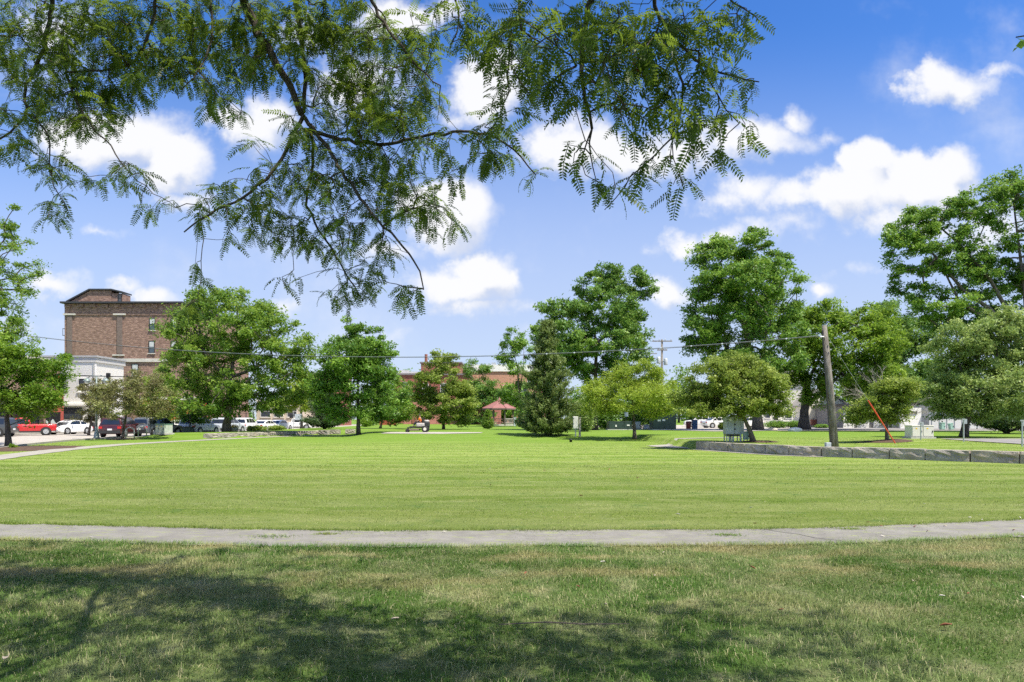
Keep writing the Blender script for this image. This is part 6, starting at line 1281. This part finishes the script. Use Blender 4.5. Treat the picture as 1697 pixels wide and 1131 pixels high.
def pole_far(px, Y, topy, l, arms, tr=True):
    b = G(px, Y); H = P(px, topy, Y).z - b.z; t = thing('utility_pole', l, 'utility pole', b, 0, 'crossarm poles beyond the trees'); MB().tube([(0, 0, 0), (0, 0, H)], [.19, .13], 10).build('shaft', M_POLE, t, True)
    for (dz, w) in arms:
        a = MB().box((0, -.16, H - dz), (w, .12, .14)).build('crossarm', M_POLE, t)
        for x in np.linspace(-w / 2 + .15, w / 2 - .15, 4): MB().lathe([(.05, 0), (.07, .06), (.04, .14), (.06, .2), (.03, .26)], (float(x), -.16, H - dz + .07), 8).build('insulator', M_LGREY, a)
    if tr:
        MB().lathe([(.26, 0), (.28, .1), (.28, .85), (.2, .95)], (.5, -.1, H - 3.6), 12).build('transformer', M_LGREY, t, True); MB().lathe([(.26, 0), (.28, .1), (.28, .85), (.2, .95)], (-.5, -.1, H - 3.4), 12).build('transformer', M_LGREY, t, True); MB().box((0, -.1, H - 3.1), (1.2, .1, .1)).build('bracket', M_STEEL, t)
pole_far(1097, 96, 563, 'far utility pole with transformers right of the tall dark tree', [(.25, 2.8), (1.5, 1.4)])
pole_far(1076, 128, 584, 'more distant crossarm pole left of the transformer pole', [(.3, 2.8), (1.2, 2.4)], False)

# ------------------------------------------------------------------ gazebo, table, mower and driver
def gazebo():
    b = G(827.5, 114); t = thing('gazebo', 'eight sided park gazebo with pinkish red metal roof', 'gazebo', b); n = 8; R1 = 3.0; s = 114 / F
    m = plain('gazebo_roof', (.33, .15, .13), .5, .1, .1, 1.5); md = plain('gazebo_wood', (.17, .13, .11), .7)
    MB().lathe([(2.75, 0), (2.75, .25)], n=8).build('floor', M_PAD, t)
    ez, az = (695 - 677) * s + CAMH - b.z, (695 - 663.5) * s + CAMH - b.z
    for k in range(n):
        a0, a1 = 2 * math.pi * (k + .5) / n, 2 * math.pi * (k + 1.5) / n; e0 = Vector((R1 * math.cos(a0), R1 * math.sin(a0), ez)); e1 = Vector((R1 * math.cos(a1), R1 * math.sin(a1), ez)); ap = Vector((0, 0, az)); th = Vector((0, 0, -.08))
        MB().add([e0, e1, ap, e0 + th, e1 + th, ap + th], [(0, 1, 2), (5, 4, 3), (0, 3, 4, 1), (1, 4, 5, 2), (2, 5, 3, 0)]).build('roof_panel', m, t)
        MB().tube([e0 + Vector((0, 0, .03)), ap + Vector((0, 0, .05))], .05, 5).build('roof_rib', m, t)
        MB().box(tuple((e0 + e1) / 2 + Vector((0, 0, -.15))), ((e1 - e0).length * .96, .12, .2), math.atan2((e1 - e0).y, (e1 - e0).x)).build('beam', md, t)
        p = Vector((2.5 * math.cos(a0), 2.5 * math.sin(a0), 0)); q = Vector((2.5 * math.cos(a1), 2.5 * math.sin(a1), 0)); MB().box((p.x, p.y, (ez + .2) / 2 - .1), (.18, .18, ez - .2)).build('post', md, t)
        if k not in (5,):
            mid = (p + q) / 2; ang = math.atan2((q - p).y, (q - p).x)
            for z in (.45, 1.15): MB().box((mid.x, mid.y, z), ((q - p).length - .2, .08, .1), ang).build('rail', plain('gazebo_rail', (.45, .42, .38), .7), t)
            for j in range(1, 8): w = p.lerp(q, j / 8); MB().box((w.x, w.y, .8), (.05, .05, .62), ang).build('baluster', plain('gazebo_rail', (.45, .42, .38), .7), t)
    MB().lathe([(.25, 0), (.18, .15), (.05, .5), (.02, .7)], (0, 0, az), 8).build('finial', m, t)
    b = G(814, 104); t = thing('picnic_table', 'pale picnic table left of the gazebo steps', 'table', b); mw = plain('table_wood', (.55, .50, .36), .8)
    for y in (-.3, -.1, .1, .3): MB().box((0, y, .74), (1.8, .17, .05)).build('top_plank', mw, t)
    for y in (-.75, .75): MB().box((0, y, .44), (1.8, .26, .05)).build('bench_plank', mw, t)
    for x in (-.65, .65):
        MB().box((x, 0, .41), (.09, 1.7, .09)).build('cross_beam', mw, t)
        for sg in (-1, 1): MB().tube([(x + .06, sg * .7, 0), (x + .06, sg * .25, .72)], .05, 4).build('leg', mw, t)
gazebo()
def mower():
    Y = 62.5; b = G(694, Y, .0); b.z = gzf(b.x, b.y); t = thing('riding_mower', 'dark zero turn riding mower on the lawn heading left', 'mower', b, R_(182)); k = plain('mower_dark', (.035, .035, .033), .5); g = plain('mower_grey', (.45, .42, .40), .5)
    MB().box((.38, 0, .24), (.95, 1.45, .16)).build('mower_deck', plain('deck_brown', (.17, .13, .10), .6), t, bevel=.05); MB().box((.4, -.85, .22), (.6, .3, .1)).build('discharge_chute', k, t)
    MB().box((-.1, 0, .45), (1.75, .62, .12)).build('frame', k, t, bevel=.02); MB().box((.85, 0, .42), (.35, .8, .1)).build('front_axle', k, t)
    MB().box((.55, 0, .53), (.6, .6, .04)).build('foot_plate', k, t)
    st = MB().box((-.12, 0, .72), (.5, .55, .13)).build('seat', k, t, bevel=.04); MB().box((-.37, 0, 1.0), (.12, .52, .5)).build('seat_back', k, st, bevel=.04)
    MB().box((-.72, 0, .72), (.55, .7, .42)).build('engine', k, t, bevel=.05); MB().lathe([(.24, 0), (.26, .12), (.16, .2)], (-.72, 0, .93), 14).build('engine_shroud', g, t, True)
    for sg in (-1, 1):
        MB().box((-.2, sg * .48, .68), (.75, .26, .34)).build('fuel_tank', g, t, bevel=.08)
        ty = MB(); ty.tube([(-.62, sg * .44, .30), (-.62, sg * .47, .30), (-.62, sg * .69, .30), (-.62, sg * .72, .30)], [.25, .30, .30, .25], 18); w = ty.build('wheel', M_TYRE, t, True); MB().tube([(-.62, sg * .70, .30), (-.62, sg * .735, .30)], [.16, .14], 14).build('rim', plain('rim_cream', (.72, .68, .58), .5), w)
        ty = MB(); ty.tube([(1.02, sg * .36, .15), (1.02, sg * .39, .15), (1.02, sg * .50, .15), (1.02, sg * .53, .15)], [.12, .15, .15, .12], 14); w = ty.build('caster_wheel', M_TYRE, t, True); MB().box((.98, sg * .445, .3), (.06, .2, .28)).build('caster_fork', k, w)
        MB().tube([(.22, sg * .38, .6), (.26, sg * .34, 1.05), (.18, sg * .12, 1.1)], .022, 6).build('steering_lever', k, t)
        MB().tube([(-.45, sg * .36, .5), (-.48, sg * .36, 1.35)], .03, 6).build('roll_bar_post', k, t)
    MB().tube([(-.48, -.36, 1.35), (-.48, .36, 1.35)], .03, 6).build('roll_bar', k, t)
    # the driver
    p = thing('person', 'person in bright orange shirt and dark cap driving the mower', 'person', Vector((b.x, b.y, b.z + .78)), R_(182))
    def skin(name, nodes, edges, mat, parent, root=0):
        me = bpy.data.meshes.new(name); me.from_pydata([q[:3] for q in nodes], edges, []); me.materials.append(mat); o = link(name, me, parent); m = o.modifiers.new('skin', 'SKIN'); m.use_smooth_shade = True
        for i, v in enumerate(me.skin_vertices[0].data): v.radius = (nodes[i][3], nodes[i][4] if len(nodes[i]) > 4 else nodes[i][3]); v.use_root = (i == root)
        o.modifiers.new('sub', 'SUBSURF').levels = 1; o.modifiers['sub'].render_levels = 2; return o
    def arm(s, e): return [(-.10, s * .21, .52, .055 + e), (.02, s * .27, .27, .045 + e), (.24, s * .20, .26, .038 + e)]
    body = [(-.12, 0, .10, .13, .16), (-.14, 0, .30, .12, .15), (-.13, 0, .50, .11, .17), (-.11, 0, .60, .055), (-.09, 0, .66, .052), (-.07, 0, .74, .085), (-.07, 0, .84, .08)]
    for s in (-1, 1): body += arm(s, 0) + [(.30, s * .16, .28, .036), (.34, s * .13, .30, .02)]
    for s in (-1, 1): body += [(-.02, s * .11, .08, .085), (.36, s * .16, .12, .065), (.44, s * .16, -.18, .048), (.55, s * .16, -.22, .04)]
    E = [(0, 1), (1, 2), (2, 3), (3, 4), (4, 5), (5, 6)]
    for a in (7, 12): E += [(2, a), (a, a + 1), (a + 1, a + 2), (a + 2, a + 3), (a + 3, a + 4)]
    for a in (17, 21): E += [(0, a), (a, a + 1), (a + 1, a + 2), (a + 2, a + 3)]
    skin('body', body, E, plain('skin_tone', (.42, .25, .18), .6), p)
    sh = [(-.12, 0, .08, .155, .185), (-.14, 0, .30, .145, .175), (-.13, 0, .52, .125, .195)] + [q for s in (-1, 1) for q in [(-.10, s * .22, .51, .08), (-.02, s * .26, .34, .066)]]
    skin('shirt', sh, [(0, 1), (1, 2), (2, 3), (3, 4), (2, 5), (5, 6)], plain('shirt_orange', (.85, .20, .03), .7), p)
    tz = [(-.11, 0, .05, .15, .18)] + [q for s in (-1, 1) for q in [(-.0, s * .11, .07, .10), (.36, s * .16, .11, .08), (.43, s * .16, -.15, .062)]]
    skin('trousers', tz, [(0, 1), (1, 2), (2, 3), (0, 4), (4, 5), (5, 6)], plain('trouser_dark', (.05, .055, .07), .8), p)
    MB().lathe([(.098, 0), (.10, .05), (.07, .10), (.02, .115)], (-.07, 0, .80), 12).build('cap', M_BLACK, p, True); MB().box((.05, 0, .81), (.12, .14, .015)).build('cap_brim', M_BLACK, p)
    for s in (-1, 1): MB().lathe([(.012, -.008), (.014, 0), (.012, .008)], (.012, s * .032, .765), 6).build('eye', M_BLACK, p)
    MB().tube([(.01, 0, .76), (.035, 0, .735)], [.012, .016], 6).build('nose', plain('skin_tone', (.42, .25, .18), .6), p)
mower()

# ------------------------------------------------------------------ fallen leaves and bits
M_DRY = [plain('dry_leaf_rust', (.22, .075, .035), .8, 0, .3, 40), plain('dry_leaf_pale', (.42, .36, .28), .8, 0, .2, 40), plain('dry_leaf_red', (.16, .04, .03), .8, 0, .3, 40), plain('dry_leaf_white', (.62, .58, .52), .8, 0, .1, 40)]
def fallen(px, py, size, m, label, group=None, seed=0, z=.045):
    Y = (CAMH - z) * F / (py - HY); r = random.Random(seed + px); x = XX(px, Y); n = 9; V = [(0, 0, 0)]
    for k in range(n): a = 2 * math.pi * k / n; rr = size * (.55 + .45 * abs(math.cos(a))) * r.uniform(.8, 1.1); V.append((rr * math.cos(a), rr * .55 * math.sin(a), size * .30 * (abs(math.sin(a)) + r.uniform(0, .5))))
    mb = MB().add(V, [(0, 1 + k, 1 + (k + 1) % n) for k in range(n)]); lf = mb.build('fallen_leaf', M_DRY[m], None, True); lf.location = (x, Y, gzf(x, Y) + z); lf.rotation_euler = (r.uniform(-.3, .3), r.uniform(-.3, .3), r.uniform(0, 6.28))
    sd = lf.modifiers.new('thickness', 'SOLIDIFY'); sd.thickness = .002; tag(lf, label, 'leaf', group); return lf
fallen(1568, 1037, .045, 0, 'curled rust red leaf with pale edge in the bottom right grass'); fallen(1247, 941, .034, 0, 'orange brown leaf in the sunny grass below the path crack'); fallen(999, 932, .04, 3, 'white petal like leaf in the dry grass right of centre'); fallen(12, 1092, .065, 1, 'pale pinkish dry leaf at the bottom left corner'); fallen(1294, 1011, .025, 0, 'small rust leaf in the middle of the right foreground'); fallen(655, 1026, .032, 1, 'tan curled leaf in the shaded centre foreground')
ORD = ['leftmost', 'second', 'third', 'fourth', 'fifth', 'sixth', 'seventh', 'eighth', 'ninth', 'tenth', 'eleventh', 'twelfth', 'thirteenth', 'fourteenth']
HUE = ['rust brown', 'tan', 'dark red', 'whitish']
def litter(pts, size, where, group, z):
    for i, (px, py, m) in enumerate(sorted(pts)): fallen(px, py, size, m, 'small %s leaf, %s from the left %s' % (HUE[m], ORD[i] if i else 'first', where), group, i, z)
litter([(1004, 1002, 1), (957, 972, 0), (871, 950, 0), (1605, 984, 0), (1513, 963, 1), (1694, 990, 3), (1085, 954, 1), (1100, 916, 1), (1561, 988, 3)], .026, 'in the turf before the footpath', 'dry leaves in the front turf', .045)
litter([(1516, 873, 2), (1537, 880, 2), (1566, 872, 1), (1462, 889, 3), (1680, 879, 0), (1438, 866, 2), (1251, 868, 2), (1607, 858, 3), (1628, 862, 3), (150, 891, 3), (736, 882, 3), (1460, 872, 0), (1690, 858, 3)], .03, 'on or beside the footpath', 'dry leaves on the footpath', .022)
litter([(902, 780, 2), (813, 804, 2), (963, 822, 2), (834, 776, 0), (812, 777, 3), (952, 777, 2), (1532, 836, 3), (1124, 853, 3), (1057, 792, 2), (1010, 778, 0), (1490, 776, 2), (1245, 842, 3), (300, 756, 2)], .045, 'on the lawn beyond the footpath', 'dry leaves on the lawn', .045)
tg = thing('fallen_twig', 'thin dark fallen twig in the shaded centre foreground', 'twig', Vector((.35, 5.18, .04))); MB().tube([(-.45, 0, .0), (-.1, .02, .012), (.2, -.01, .006), (.55, .015, .0)], [.004, .006, .006, .003], 5).build('stick', M_BARK2, tg)
